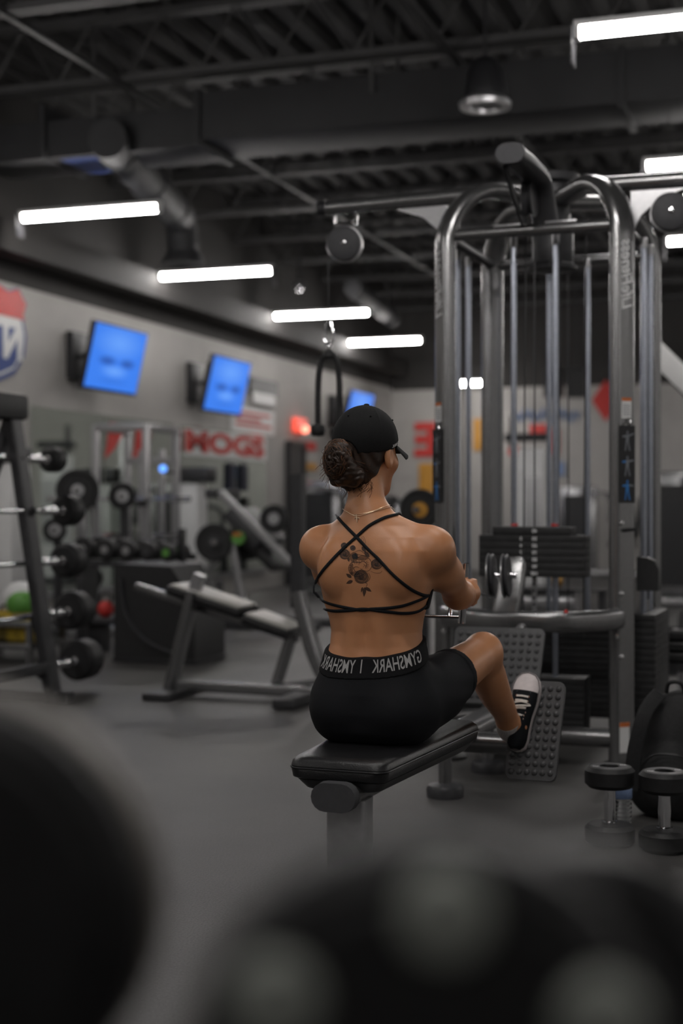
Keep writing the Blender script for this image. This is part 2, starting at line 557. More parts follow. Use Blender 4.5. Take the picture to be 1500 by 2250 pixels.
# ------------------------------------------------------------------ ducts
t = thing('rectangular_duct', 'long dark rectangular air duct crossing below the joists', 'duct', (-2, 9.95, 3.7))
uj = at_v(440, 270, 9.7).x
part('duct_section', MB().box(((U0 + 0.3 + uj) / 2, 9.97, 3.87), (uj - U0 - 0.3, 0.55, 0.29), bev=0.01), M_DUCT, t)
part('duct_section', MB().box(((U1 - 1 + uj) / 2, 9.97, 3.93), (U1 - 1 - uj, 0.62, 0.36), bev=0.01), M_DUCT, t)
for uu in (uj, uj + 3.1, uj + 6.0, uj - 1.3):
    part('duct_flange', MB().box((uu, 9.97, 3.92), (0.05, 0.68, 0.42), bev=0.006), M_DUCT, t)
for uu in (-5.2, -3.0, 0.0, 3.0):
    [part('duct_hanger', MB().box((uu, vv, 4.35), (0.03, 0.004, 0.75)), M_JOIST, t) for vv in (9.63, 10.3)]
p = at_v(240, 352, 10.2)
part('blue_tape', MB().box((p.x, 10.0, 3.722), (0.36, 0.5, 0.006)), M_BLUE, t)

def round_duct(path, r, label, boot=True):
    t = thing('round_duct', label, 'duct', path[0])
    mb = MB(); mb.tube(fillet(path, 0.35), r, 18)
    part('pipe', mb, M_DUCT, t)
    a, b = Vector(path[0]), Vector(path[1])
    for f in (0.12, 0.5, 0.85):
        c = a.lerp(b, f)
        part('joint_ring', MB().lathe(c, (b - a), [(r + 0.002, -0.03), (r + 0.014, -0.02), (r + 0.014, 0.02), (r + 0.002, 0.03)], 18), M_DUCT, t)
    if boot:
        e = Vector(path[-1])
        part('diffuser', MB().lathe(e, (0, 0, -1), [(r, -0.05), (r + 0.05, 0.05), (r + 0.06, 0.08), (r, 0.08), (0.02, 0.04)], 18), M_DUCT, t)
    part('hanger_strap', MB().box((b.x, b.y - 0.3, (b.z + 4.7) / 2), (0.03, 0.004, 4.7 - b.z)), M_JOIST, t)
a, b = at(235, 365, 10.6), at(398, 450, 13.5)
a.z = b.z = 3.78
round_duct([a, b, (b.x, b.y + 0.05, 3.42)], 0.15, 'dark round branch duct ending in a downturned outlet near the left wall')
a, b = at(775, 650, 17.5), at(862, 700, 20.5)
a.z = b.z = 3.72
round_duct([a, b], 0.11, 'slim round duct high up beyond the hanging rope', False)

# bell shaped pendant, off
p = at(1065, 228, 9.2)
t = thing('pendant_fixture', 'black bell-shaped ceiling fixture with a pale rim, unlit', 'ceiling fixture', p)
part('bell', MB().lathe(p, (0, 0, 1), [(0.14, 0.0), (0.145, 0.03), (0.13, 0.12), (0.115, 0.2), (0.08, 0.27), (0.03, 0.3), (0.0, 0.3)], 26), M_BLACK, t)
part('rim', MB().lathe(p, (0, 0, 1), [(0.11, -0.005), (0.115, -0.03), (0.165, -0.03), (0.17, 0.0), (0.145, 0.025)], 26), M_SILVER, t)
part('drop_rod', MB().tube([p + Vector((0, 0, 0.29)), (p.x, p.y, ZC)], 0.012, 8), M_BLACK, t)

p = at(657, 632, 17.0)
t = thing('security_dome', 'small shiny dome hanging near the far ceiling', 'camera', p)
part('dome', MB().ball(p, 0.055), M_CHROME, t)
part('mount', MB().lathe(p, (0, 0, 1), [(0.07, 0.0), (0.075, 0.05), (0.03, 0.07), (0.015, 0.08), (0.015, ZC - p.z)], 14), M_BLACK, t)

# ------------------------------------------------------------------ LED tube lights
def tube_light(c, label, cord_end=-1):
    c = Vector(c)
    k = 0.62 if 'distant' in label else 1.0
    t = thing('tube_light', label, 'light', c, 'rows of lit ceiling tubes')
    part('housing', MB().box((c.x, c.y, c.z + 0.045), (1.24 * k, 0.075, 0.03), bev=0.006), M_WHITEPL, t)
    sec = [(0.028 * math.cos(a), -0.026 * math.sin(a)) for a in [PI * i / 10 for i in range(11)]]
    sec = [(0.028, 0.03)] + sec + [(-0.028, 0.03)]
    part('tube', MB().sweep([(c.x - 0.59 * k, c.y, c.z), (c.x + 0.59 * k, c.y, c.z)], sec), M_TUBE, t)
    for s in (-1, 1):
        part('end_cap', MB().box((c.x + s * 0.605 * k, c.y, c.z + 0.005), (0.03, 0.066, 0.066), bev=0.008), M_WHITEPL, t)
        part('hanging_wire', MB().tube([(c.x + s * 0.45 * k, c.y, c.z + 0.055), (c.x + s * 0.45 * k, c.y, ZC + 0.06)], 0.003, 5), M_BLACK, t)
    part('end_plate', MB().box((c.x + cord_end * 0.627 * k, c.y, c.z - 0.055), (0.010, 0.11, 0.19), None, 0.003), M_GREYPLASTIC, t)
    return t
ROWS = [
    (at_z(197, 470, 3.35), 'lit tube light farthest to the left, nearest of the receding row', -1),
    (at_z(474, 603, 3.35), 'lit tube light second nearest in the receding left row', 1),
    (at_z(706, 692, 3.35), 'lit tube light crossed by the hanging cable', -1),
    (at_z(834, 752, 3.35), 'lit tube light beside the rope attachment, above the cap', -1),
    (at(1030, 843, 21.6), 'small distant lit tube light seen between the left columns', -1),
]
B = [at_z(1265, 77, 3.35), at_z(1415, 368, 3.35), at_z(1463, 533, 3.35)]
ROWS += [(B[0] + Vector((0.61, 0, 0)), 'large lit tube light in the top right corner', -1),
         (B[1] + Vector((0.61, 0, 0)), 'lit tube light above the right beam of the cable station', -1),
         (B[2] + Vector((0.61, 0, 0)), 'lit tube light behind the right pulley of the cable station', -1)]
for uu, vv in ((-5.3, 7.0), (-5.3, 4.0), (-5.3, 1.0), (-0.4, 4.0), (-0.4, 1.0), (-0.4, -2.0), (-0.4, 15.8), (-0.4, 18.8), 
               (5.4, -2.0), (5.4, 1.0), (5.4, 4.0), (5.4, 7.0), (5.4, 10.0), (5.4, 13.0), (5.4, 16.0), (5.4, 19.0), (-5.3, -2.0)):
    ROWS.append((Vector((uu, vv, 3.35)), 'lit tube light overhead outside the picture', -1))
ROWS.append((Vector((-1.35, 2.50, 3.35)), 'added fill tube light above the rowing bench outside the picture', -1))  # added outside the grid to brighten the woman's upper back
for c, l, s in ROWS:
    tube_light(c, l, s)

# ------------------------------------------------------------------ things on the left wall
def on_wall(x, y):               # point on the left wall
    return at_u(x, y, U0)

def panel(name, x0, x1, ztop, zbot, mt, parent=None, off=0.02, th=0.02, **k):
    a, b = on_wall(x0, 1000).y, on_wall(x1, 1000).y
    return part(name, MB().box((U0 + off, (a + b) / 2, (ztop + zbot) / 2), (th, b - a, ztop - zbot)), mt, parent, **k)

def wall_thing(name, label, cat, x, z, group=None):
    return thing(name, label, cat, (U0 + 0.01, on_wall(x, 1000).y, z), group)

for x0, x1, lab in ((66, 222, 'wall mirror behind the barbell rack'), (226, 372, 'wall mirror with two red stickers'), (392, 582, 'wall mirror under the red lettered board')):
    t = wall_thing('wall_mirror', lab, 'mirror', (x0 + x1) / 2, 0.25, 'mirrors along the left wall')
    panel('glass', x0, x1, 1.93, 0.25, M_MIRROR, t, 0.015, 0.012)
    panel('bottom_rail', x0, x1, 0.26, 0.21, M_SILVER, t, 0.02, 0.03)
for x, lab in ((245, 'red slanted sticker on the mirror, left of the pair'), (306, 'red slanted sticker on the mirror, right of the pair')):
    y0, y1 = on_wall(x - 20, 1000).y, on_wall(x + 20, 1000).y
    t = wall_thing('mirror_sticker', lab, 'sticker', x, 1.5, 'red stickers on the mirror')
    X = U0 + 0.024
    part('sheet', MB().prism([(X, y0 + 0.05, 1.62), (X, y0, 1.5), (X, (y0 + y1) / 2, 1.6), (X, y1, 1.75), (X, y1, 1.86), (X, y0 + 0.1, 1.86)], (0.003, 0, 0)), M_RED, t)

t = wall_thing('lettered_board', 'white board with big red letters beyond the benches', 'sign', 488, 1.55)
panel('board', 402, 578, 1.90, 1.60, M_WHITEPL, t, 0.035, 0.02)
yc = on_wall(490, 1000).y
part('lettering', lettering('MOGS', (U0 + 0.05, yc, 1.75), (0, 1, 0), (0, 0, 1), 0.31, False, 0.016, sx=2.7), M_RED, t, 'red block letters')

for x, lab in ((500, 'dark navy band hanging on the mirror under the lettered board, left one'), (528, 'dark navy band hanging on the mirror under the lettered board, right one')):
    t = wall_thing('hanging_band', lab, 'band', x, 1.2, 'bands hanging on the mirror')
    panel('strap', x - 6, x + 6, 1.54, 1.22, M_NAVY, t, 0.05, 0.03)
    panel('hook', x - 2, x + 2, 1.57, 1.53, M_CHROME, t, 0.04, 0.05)
t = wall_thing('poster', 'white poster with faint red text below the second television', 'poster', 552, 1.9)
panel('sheet', 505, 600, 2.24, 1.93, M_WHITEPL, t, 0.012, 0.01)
for z_, xa, xb in ((2.17, 525, 590), (2.10, 515, 570), (2.03, 515, 592)):
    panel('text_line', xa, xb, z_ + 0.018, z_ - 0.018, M_RED, t, 0.019, 0.004)
t = wall_thing('notice_board', 'dark notice board right of the second television', 'board', 572, 2.4)
panel('backing', 545, 604, 2.62, 2.42, M_BLACK, t, 0.02, 0.03)
panel('paper', 550, 598, 2.44, 2.31, M_WHITEPL, t, 0.03, 0.02)

# shield sign cut by the left picture edge
p = on_wall(-8, 740)
t = thing('shield_sign', 'red white and blue road-shield sign at the left picture edge', 'sign', (U0 + 0.01, p.y, 2.1))
W, Hh = 0.46, 0.40
def shield(s):
    o = []
    for a, b in ((0, 1), (0.35, 0.9), (0.7, 1.02), (0.98, 0.72), (0.86, 0.4), (1.0, 0.0), (0.92, -0.45), (0.6, -0.85), (0, -1.08)):
        o.append((a * s, b * s))
    return o + [(-a, b) for a, b in reversed(o[1:-1])]
zc = 2.53
part('blue_border', MB().prism([(U0 + 0.005, p.y + a * W, zc + b * Hh) for a, b in shield(1.0)], (0.012, 0, 0)), M_BLUE, t)
part('white_field', MB().prism([(U0 + 0.018, p.y + a * W, zc + b * Hh) for a, b in shield(0.90)], (0.003, 0, 0)), M_WHITEPL, t)
part('blue_field', MB().prism([(U0 + 0.022, p.y + a * W, zc + min(b, 0.12) * Hh) for a, b in shield(0.84) if b < 0.5], (0.003, 0, 0)), M_BLUE, t)
part('red_band', MB().prism([(U0 + 0.022, p.y + a * W, zc + max(b, 0.34) * Hh) for a, b in shield(0.97) if b > -0.1], (0.004, 0, 0)), M_RED, t)
part('lettering', lettering('N', (U0 + 0.027, p.y + 0.22, zc - 0.08), (0, 1, 0), (0, 0, 1), 0.42, True, 0.02), M_WHITEPL, t)

# televisions
def television(px, py, d, label, s=1.0):
    c = at_u(px, py, U0 + 0.36)
    t = thing('television', label, 'television', c, 'televisions on the left wall')
    tl = math.radians(13)
    R = Matrix(((math.cos(tl), 0, math.sin(tl)), (0, 1, 0), (-math.sin(tl), 0, math.cos(tl))))
    part('bezel', MB().box(c, (0.05, 1.06 * s, 0.63 * s), R, 0.008), M_BLACK, t)
    part('screen', MB().box(c + R @ Vector((0.027, 0, 0.006)), (0.004, 1.02 * s, 0.585 * s), R), M_SCREEN, t)
    back = c + R @ Vector((-0.05, -0.1, 0))
    part('mount_arm', MB().tube(fillet([back, (c.x - 0.15, c.y - 0.12, c.z + 0.03), (U0 + 0.02, c.y - 0.12, c.z + 0.03)], 0.05), 0.028, 8), M_BLACK, t)
    part('mount_plate', MB().box((U0 + 0.04, c.y - 0.12, c.z + 0.03), (0.08, 0.30, 0.44), None, 0.01), M_BLACK, t)
    part('back_box', MB().box(c + R @ Vector((-0.07, -0.12, 0.05)), (0.1, 0.5, 0.34), R, 0.02), M_BLACK, t)
television(251, 790, 13.0, 'lit blue television tilted down, nearest of three')
television(496, 848, 16.3, 'lit blue television in the middle of the wall row')
television(785, 908, 20.4, 'lit blue television farthest away, half behind the cap')

# door and exit sign
ya, yb = on_wall(628, 1000).y, on_wall(661, 1000).y
d1 = struct('door_1', MB().box((U0 + 0.02, (ya + yb) / 2, 0.92), (0.05, yb - ya - 0.1, 1.84)), M_DARKFRAME, 'dark doorway below the red exit sign', 'door')
part('frame', MB().box((U0 + 0.03, ya, 0.94), (0.08, 0.08, 1.88)).box((U0 + 0.03, yb, 0.94), (0.08, 0.08, 1.88)).box((U0 + 0.03, (ya + yb) / 2, 1.86), (0.08, yb - ya, 0.08)), M_BLACK, d1)
part('handle', MB().tube([(U0 + 0.07, yb - 0.2, 1.0), (U0 + 0.1, yb - 0.2, 1.0), (U0 + 0.1, yb - 0.35, 1.0)], 0.012, 8), M_SILVER, d1)
p = on_wall(651, 935)
t = thing('exit_sign', 'glowing red exit sign with a round lamp over the doorway', 'exit sign', p)
part('box', MB().box((U0 + 0.05, p.y, p.z), (0.06, 0.42, 0.19), bev=0.01), M_EXIT, t)
part('lettering', lettering('EXIT', (U0 + 0.083, p.y, p.z), (0, 1, 0), (0, 0, 1), 0.17, True, 0.004), M_WHITEPL, t)
part('round_lamp', MB().ball((U0 + 0.17, p.y - 0.12, p.z - 0.06), 0.05), M_LAMPRED, t)
part('lamp_stem', MB().tube([(U0 + 0.03, p.y - 0.12, p.z - 0.06), (U0 + 0.17, p.y - 0.12, p.z - 0.06)], 0.015, 8), M_BLACK, t)

# ------------------------------------------------------------------ things on the far wall
VB = V1 - 0.01
def far(x, y):
    return at_v(x, y, VB)
def far_block(name, pts, mt, label, cat, group=None):
    P = [far(x, y) for x, y in pts]
    b = sum(P, Vector()) / len(P)
    return tag(part(name, MB().prism(P, (0, -0.03, 0)), mt, base=b), label, cat, group)
p = far(936, 970)
t = thing('wall_letter', 'large red letter E on the far wall, left of the cable station', 'letter', p)
part('face', lettering('E', (p.x, VB - 0.03, p.z), (1, 0, 0), (0, 0, 1), 0.72, True, 0.035), M_RED, t)
part('back_plate', lettering('E', (p.x, VB - 0.01, p.z), (1, 0, 0), (0, 0, 1), 0.72, True, 0.03), M_RED, t)
far_block('wall_letter', [(1164, 932), (1200, 932), (1200, 962), (1164, 962)], M_RED, 'red square letter fragment above the pale tower', 'letter')
far_block('wall_letter', [(1211, 942), (1228, 942), (1228, 998), (1211, 998)], M_RED, 'red upright letter stroke between the guide rods', 'letter')
far_block('wall_letter', [(1118, 985), (1140, 982), (1140, 1000), (1118, 1000)], M_RED, 'small red letter fragment behind the rear column', 'letter')
far_block('diamond_sign', [(1300, 880), (1330, 835), (1362, 880), (1330, 926)], M_RED, 'red diamond sign half behind the right column', 'sign')
far_block('wall_notice', [(921, 1018), (952, 1018), (952, 1100), (921, 1100)], M_YELLOW, 'mustard yellow panel below the red letter E', 'notice')
far_block('wall_notice', [(1040, 920), (1058, 920), (1058, 990), (1040, 990)], M_YELLOW, 'narrow yellow panel seen between the left guide rods', 'notice')
t = wall_thing('wall_notice', 'small yellow notice left of the hair bun', 'notice', 680, 1.6)
panel('yellow_sheet', 666, 694, 1.63, 1.53, M_YELLOW, t, 0.012, 0.01)
panel('red_heading', 664, 692, 1.92, 1.80, M_RED, t, 0.012, 0.008)
far_block('wall_notice', [(1220, 1015), (1240, 1015), (1240, 1045), (1220, 1045)], M_LBLUE, 'small blue notice below the red letter strokes', 'notice')
t = thing('wall_script', 'pale blue handwriting lettering across the far wall', 'lettering', far(1190, 915))
pts = []
for i in range(40):
    x = 1128 + i * 3.7
    pts.append(far(x, 913 + 12 * math.sin(i * 1.7) + 5 * math.sin(i * 0.6)) + Vector((0, -0.02, 0)))
part('stroke', MB().tube(smooth_path(pts, 3), 0.013, 6), M_LBLUE, t)
for x, lab in ((1216, 'black loudspeaker hanging before the far wall, left one'), (1266, 'black loudspeaker hanging before the far wall, right one')):
    p = at(x, 842, 20.5)
    t = thing('hanging_speaker', lab, 'loudspeaker', p, 'hanging loudspeakers')
    part('cabinet', MB().box(p, (0.26, 0.25, 0.42), bev=0.02), M_BLACK, t)
    part('grille', MB().box(p + Vector((0, -0.13, 0)), (0.22, 0.01, 0.36)), M_RUBBER, t)
    part('yoke', MB().tube([p + Vector((0, 0, 0.2)), (p.x, p.y, ZC)], 0.015, 6), M_BLACK, t)

# white slanted panel high on the right
p = at(1500, 832, 9.0)
t = thing('slanted_panel', 'white slanted panel at the right picture edge', 'panel', p)
R = Matrix.Rotation(math.radians(46), 3, 'Y')
part('board', MB().box(p, (0.55, 0.35, 0.13), R, 0.01), M_WHITEPL, t)
part('rail', MB().box(p + R @ Vector((0, 0, -0.05)), (0.6, 0.06, 0.05), R), M_DARKFRAME, t)
part('post', MB().box((p.x + 0.15, p.y + 0.1, p.z / 2 - 0.1), (0.08, 0.08, p.z - 0.2), None, 0.01), M_DARKFRAME, t)
part('foot', MB().box((p.x + 0.15, p.y + 0.1, 0.03), (0.5, 0.7, 0.06), None, 0.01), M_DARKFRAME, t)

# ================================================================== GYM EQUIPMENT AROUND
def plate_prof(r, w):
    h = w / 2
    return [(0.026, -h * 0.8), (0.055, -h * 0.8), (0.06, -h * 0.3), (r * 0.78, -h * 0.3), (r * 0.82, -h), (r - 0.01, -h), (r, -h + 0.01),
            (r, h - 0.01), (r - 0.01, h), (r * 0.82, h), (r * 0.78, h * 0.3), (0.06, h * 0.3), (0.055, h * 0.8), (0.026, h * 0.8)]

def weight_plate(c, axis, r, w, label, group=None, hub=M_SILVER, mt=M_RUBBER):
    t = thing('weight_plate', label, 'weight plate', c, group)
    part('disc', MB().lathe(c, axis, plate_prof(r, w), 32), mt, t)
    part('hub', MB().lathe(c, axis, [(0.026, -w * 0.46), (0.05, -w * 0.46), (0.05, w * 0.46), (0.026, w * 0.46)], 18), hub, t)
    return t

# ---- barbell rack with five fixed barbells
FT = at_z(118, 1545, 0)
TP = at(52, 890, 7.75)
t = thing('barbell_rack', 'charcoal leaning barbell rack at the left with five barbells', 'rack', FT)
lean = Vector((TP.x - FT.x, 0, TP.z))
def rk(f, dv=0.0, du=0.0):
    return Vector((FT.x + lean.x * f + du, FT.y + dv, TP.z * f))
for dv, nm in ((0, 'upright'), (-0.75, 'upright')):
    part(nm, MB().sweep([rk(0, dv), rk(1, dv)], rrect(0.055, 0.11, 0.012), up=(0, 1, 0)), M_DARKFRAME, t)
    part('rear_strut', MB().sweep([rk(0.97, dv), (TP.x - 0.55, FT.y + dv, 0.02)], rrect(0.05, 0.07, 0.01), up=(0, 1, 0)), M_DARKFRAME, t)
    part('base_foot', MB().box((FT.x - 0.4, FT.y + dv, 0.03), (1.0, 0.09, 0.06), None, 0.01), M_DARKFRAME, t)
part('top_cap', MB().box((TP.x - 0.02, FT.y - 0.37, TP.z - 0.02), (0.17, 0.92, 0.14), None, 0.03), M_RUBBER, t)
part('cross_tie', MB().box(rk(0.12, -0.37), (0.05, 0.75, 0.06), None, 0.008), M_DARKFRAME, t)
spots = [(105, 1010, 28), (138, 1122, 34), (138, 1232, 38), (150, 1343, 42), (164, 1452, 45)]
words = ['topmost and smallest', 'second from the top', 'middle', 'second from the bottom', 'lowest and largest']
for (x, y, rp), wd in zip(spots, words):
    e = at(x, y, 7.95)
    r = rp * 7.95 / FPX
    g = thing('barbell', f'fixed barbell with chrome bar, {wd} on the left rack', 'barbell', (e.x, e.y - 0.5, e.z), 'fixed barbells on the left rack')
    part('bar', MB().tube([(e.x, e.y - 1.15, e.z), (e.x, e.y + 0.02, e.z)], 0.014, 12), M_CHROME, g)
    part('collar', MB().lathe((e.x, e.y - 0.12, e.z), (0, 1, 0), [(0.014, -0.12), (0.021, -0.11), (0.021, 0.03), (0.026, 0.035), (0.026, 0.06), (0.014, 0.065)], 16), M_CHROME, g)
    hw = 0.055 + 0.02 * spots.index((x, y, rp)) / 4
    for s, yy in ((1, e.y + hw), (-1, e.y - 1.12 - hw)):
        hd = part('head', MB().lathe((e.x, yy, e.z), (0, 1, 0), [(0.016, -hw), (r - 0.02, -hw), (r, -hw + 0.02), (r, hw - 0.02), (r - 0.02, hw), (0.0, hw)], 30), M_RUBBER, g)
        part('end_bolt', MB().lathe((e.x, yy - hw, e.z), (0, -1, 0), [(0.024, 0), (0.022, 0.006), (0.0, 0.008)], 14), M_CHROME, hd)
    # hook that carries the bar
    f = e.z / TP.z
    base = rk(min(f, 0.98), 0)
    for dv in (0, -0.75):
        part('bar_hook', MB().sweep(fillet([(base.x, FT.y + dv, e.z - 0.055), (e.x, FT.y + dv, e.z - 0.028), (e.x + 0.05, FT.y + dv, e.z + 0.01)], 0.02), rrect(0.04, 0.016, 0.005), up=(0, 1, 0)), M_DARKFRAME, t)
        part('hook_bolt', MB().lathe((base.x + 0.03, FT.y + dv - 0.028, e.z - 0.1), (0, -1, 0), [(0.014, 0), (0.013, 0.006), (0, 0.008)], 10), M_CHROME, t)

# ---- medicine ball, storage tower and bag seen through the rack
p = at(45, 1318, 9.6)
t = thing('medicine_ball', 'white and green medicine ball behind the barbell rack', 'medicine ball', p)
part('shell', MB().ball(p, 0.125, 20, 12), M_WHITEPL, t)
part('green_panel', MB().ball(p + Vector((0.035, -0.05, -0.02)), (0.105, 0.1, 0.095), 16, 10), M_GREEN, t)
t = thing('ball_shelf', 'low grey shelf behind the barbell rack', 'shelf', at_z(25, 1470, 0))
b0 = at_z(25, 1470, 0)
zt = p.z - 0.125
part('top_board', MB().box((p.x - 0.05, p.y, zt - 0.02), (0.55, 0.5, 0.04), None, 0.01), M_FRAME, t)
part('lower_board', MB().box((p.x - 0.05, p.y, 0.12), (0.55, 0.5, 0.04), None, 0.01), M_FRAME, t)
for sx in (-1, 1):
    for sy in (-1, 1):
        part('leg', MB().box((p.x - 0.05 + sx * 0.25, p.y + sy * 0.22, (zt - 0.04) / 2), (0.04, 0.04, zt - 0.04)), M_FRAME, t)
c = Vector((p.x - 0.02, p.y, 0.14))
t = thing('printed_bag', 'black bag with yellow print on the low shelf', 'bag', c)
part('body', MB().box(c + Vector((0, 0, 0.10)), (0.34, 0.3, 0.2), None, 0.05), M_CLOTHY, t)
part('handle', MB().tube(smooth_path([c + Vector((-0.08, -0.1, 0.19)), c + Vector((-0.05, -0.1, 0.24)), c + Vector((0.05, -0.1, 0.24)), c + Vector((0.08, -0.1, 0.19))]), 0.01, 6), M_BLACK, t)
p = at_z(22, 1330, 0); p = at(20, 1330, 11.0); p.z = 0
t = thing('cable_tower', 'pale narrow cable tower behind the barbell rack', 'exercise machine', p)
part('shroud', MB().box((p.x, p.y, 0.72), (0.22, 0.3, 1.3), None, 0.03), M_WHITEPL, t)
part('head_unit', MB().box((p.x - 0.05, p.y, 1.44), (0.36, 0.3, 0.12), None, 0.03), M_GREYPLASTIC, t)
part('base', MB().box((p.x, p.y, 0.04), (0.6, 0.6, 0.08), None, 0.02), M_DARKFRAME, t)
part('pulley', MB().lathe((p.x, p.y - 0.2, 1.38), (0, 1, 0), [(0.05, -0.02), (0.04, 0), (0.05, 0.02)], 16), M_BLACK, t)

# ---- half rack with loaded plates against the mirrors
c = at(300, 1385, 12.5)
c.z = 0
t = thing('power_rack', 'silver power rack with upright posts in front of the mirrors', 'rack', c)
ups = []
for dx in (-0.24, 0.24):
    for dy in (-0.3, 0.3):
        ups.append((c.x + dx, c.y + dy))
        part('upright', MB().box((c.x + dx, c.y + dy, 0.87), (0.06, 0.06, 1.74), None, 0.008), M_SILVER, t)
for dx in (-0.24, 0.24):
    part('top_bar', MB().box((c.x + dx, c.y, 1.72), (0.06, 0.6, 0.06), None, 0.008), M_SILVER, t)
    part('base_bar', MB().box((c.x + dx, c.y, 0.04), (0.07, 0.9, 0.07), None, 0.008), M_SILVER, t)
    part('safety_bar', MB().tube([(c.x + dx + 0.06, c.y - 0.3, 0.78), (c.x + dx + 0.06, c.y + 0.3, 0.78)], 0.025, 8), M_CHROME, t)
for dy in (-0.3, 0.3):
    part('cross_bar', MB().box((c.x, c.y + dy, 1.45 if dy > 0 else 1.72), (0.48, 0.06, 0.06), None, 0.008), M_SILVER, t)
for dx in (-0.1, 0.1):
    part('band_peg', MB().box((c.x + dx, c.y + 0.3, 0.95), (0.05, 0.05, 1.2), None, 0.006), M_SILVER, t)
part('storage_peg', MB().tube([(c.x - 0.24, c.y + 0.3, 1.13), (c.x - 0.24, c.y + 0.05, 1.13)], 0.024, 10), M_CHROME, t)
e = Vector((c.x + 0.62, c.y - 0.66, 1.2))
t = thing('olympic_bar', 'chrome bar racked across the power rack', 'barbell', (c.x, c.y - 0.36, 1.12))
part('shaft', MB().tube([(c.x - 0.6, c.y - 0.36, 1.10), (c.x + 0.6, c.y - 0.36, 1.10)], 0.014, 10), M_CHROME, t)
for s in (-1, 1):
    part('sleeve', MB().tube([(c.x + s * 0.45, c.y - 0.36, 1.10), (c.x + s * 0.68, c.y - 0.36, 1.10)], 0.024, 10), M_CHROME, t)
    part('j_hook', MB().box((c.x + s * 0.24, c.y - 0.35, 1.06), (0.05, 0.12, 0.05)), M_BLACK, t)
p = at(170, 1078, 11.3)
weight_plate(p, Vector((0.55, -0.83, 0)), 0.172, 0.06, 'big black weight plate with a grey hub beside the barbell rack', 'weight plates on the power rack')
t = thing('plate_holder', 'silver plate stand behind the barbell rack carrying the big plate', 'rack', (p.x, p.y + 0.12, 0))
part('post', MB().box((p.x - 0.05, p.y + 0.16, 0.6), (0.07, 0.07, 1.2), None, 0.008), M_SILVER, t)
part('peg', MB().tube([p + Vector((-0.05, 0.15, 0)), p + Vector((0.03, -0.07, 0))], 0.022, 10), M_CHROME, t)
part('base', MB().box((p.x - 0.05, p.y + 0.16, 0.03), (0.6, 0.5, 0.06), None, 0.01), M_SILVER, t)
for (x, y, rp, lab) in ((120, 1165, 26, 'pale-centred plate low behind the barbell rack'), (268, 1090, 30, 'dark plate hanging on the near post of the power rack'),
                        (195, 1270, 30, 'dark plate with a red edge low beside the barbell rack')):
    q = at(x, y, 11.2)
    weight_plate(q, Vector((0.55, -0.83, 0)), rp * 11.2 / FPX, 0.05, lab, 'weight plates on the power rack')
    tt = thing('plate_peg', 'stub post carrying the ' + lab.split(' low')[0].split(' hanging')[0], 'peg', (q.x - 0.04, q.y + 0.12, 0))
    part('post', MB().box((q.x - 0.04, q.y + 0.12, q.z / 2 + 0.02), (0.05, 0.05, q.z + 0.04)), M_DARKFRAME, tt)
    part('peg', MB().tube([q + Vector((-0.06, 0.12, 0)), q + Vector((0.02, -0.05, 0))], 0.02, 8), M_CHROME, tt)
p = at(358, 1030, 11.8)
t = thing('small_lamp', 'tiny bright blue light on the power rack', 'lamp', p)
part('lens', MB().ball(p, 0.032), mat('lit_blue_lamp', (0.1, 0.3, 0.9), 0.3, emit=(0.12, 0.35, 1.0), estr=1.6), t)
part('bracket', MB().box(p + Vector((0.04, 0.03, -0.03)), (0.09, 0.03, 0.02)), M_BLACK, t)

# ---- dumbbell rack in the middle distance
a, b = at(190, 1232, 10.7), at(405, 1232, 10.3)
c = (a + b) / 2
t = thing('dumbbell_rack', 'low black dumbbell rack behind the black box', 'rack', (c.x, c.y, 0))
L = (b - a).length
zr = c.z - 0.02
part('front_rail', MB().box((c.x, c.y - 0.09, zr), (L, 0.04, 0.05), None, 0.008), M_DARKFRAME, t)
part('rear_rail', MB().box((c.x, c.y + 0.12, zr + 0.05), (L, 0.04, 0.05), None, 0.008), M_DARKFRAME, t)
for s in (-1, 1):
    part('leg', MB().box((c.x + s * L * 0.46, c.y + 0.02, zr / 2), (0.05, 0.26, zr), None, 0.008), M_DARKFRAME, t)
part('end_post', MB().box((b.x - 0.05, c.y, zr + 0.12), (0.05, 0.05, 0.28), None, 0.008), M_BLACK, t)
for i, f in enumerate((0.09, 0.3, 0.5, 0.69, 0.87)):
    x = a.x + (b.x - a.x) * f
    r = 0.085 - 0.006 * i
    z = zr + 0.025 + r
    dn = ['leftmost', 'second from left', 'middle', 'second from right', 'rightmost'][i]
    g = thing('rack_dumbbell', f'black dumbbell on the low rack behind the black box, {dn}', 'dumbbell', (x, c.y, z), 'dumbbells on the low rack')
    for yy in (c.y - 0.1, c.y + 0.13):
        part('head', MB().lathe((x, yy, z), (0, 1, 0), [(0.012, -0.045), (r - 0.015, -0.045), (r, -0.03), (r, 0.03), (r - 0.015, 0.045), (0.012, 0.045)], 20), M_RUBBER, g)
        part('cap', MB().lathe((x, yy - 0.046, z), (0, -1, 0), [(0.03, 0), (0.028, 0.004), (0, 0.005)], 14), M_SILVER if i < 3 else M_GREEN if i == 4 else M_GREYPLASTIC, g)
    part('handle', MB().tube([(x, c.y - 0.06, z), (x, c.y + 0.09, z)], 0.015, 10), M_CHROME, g)

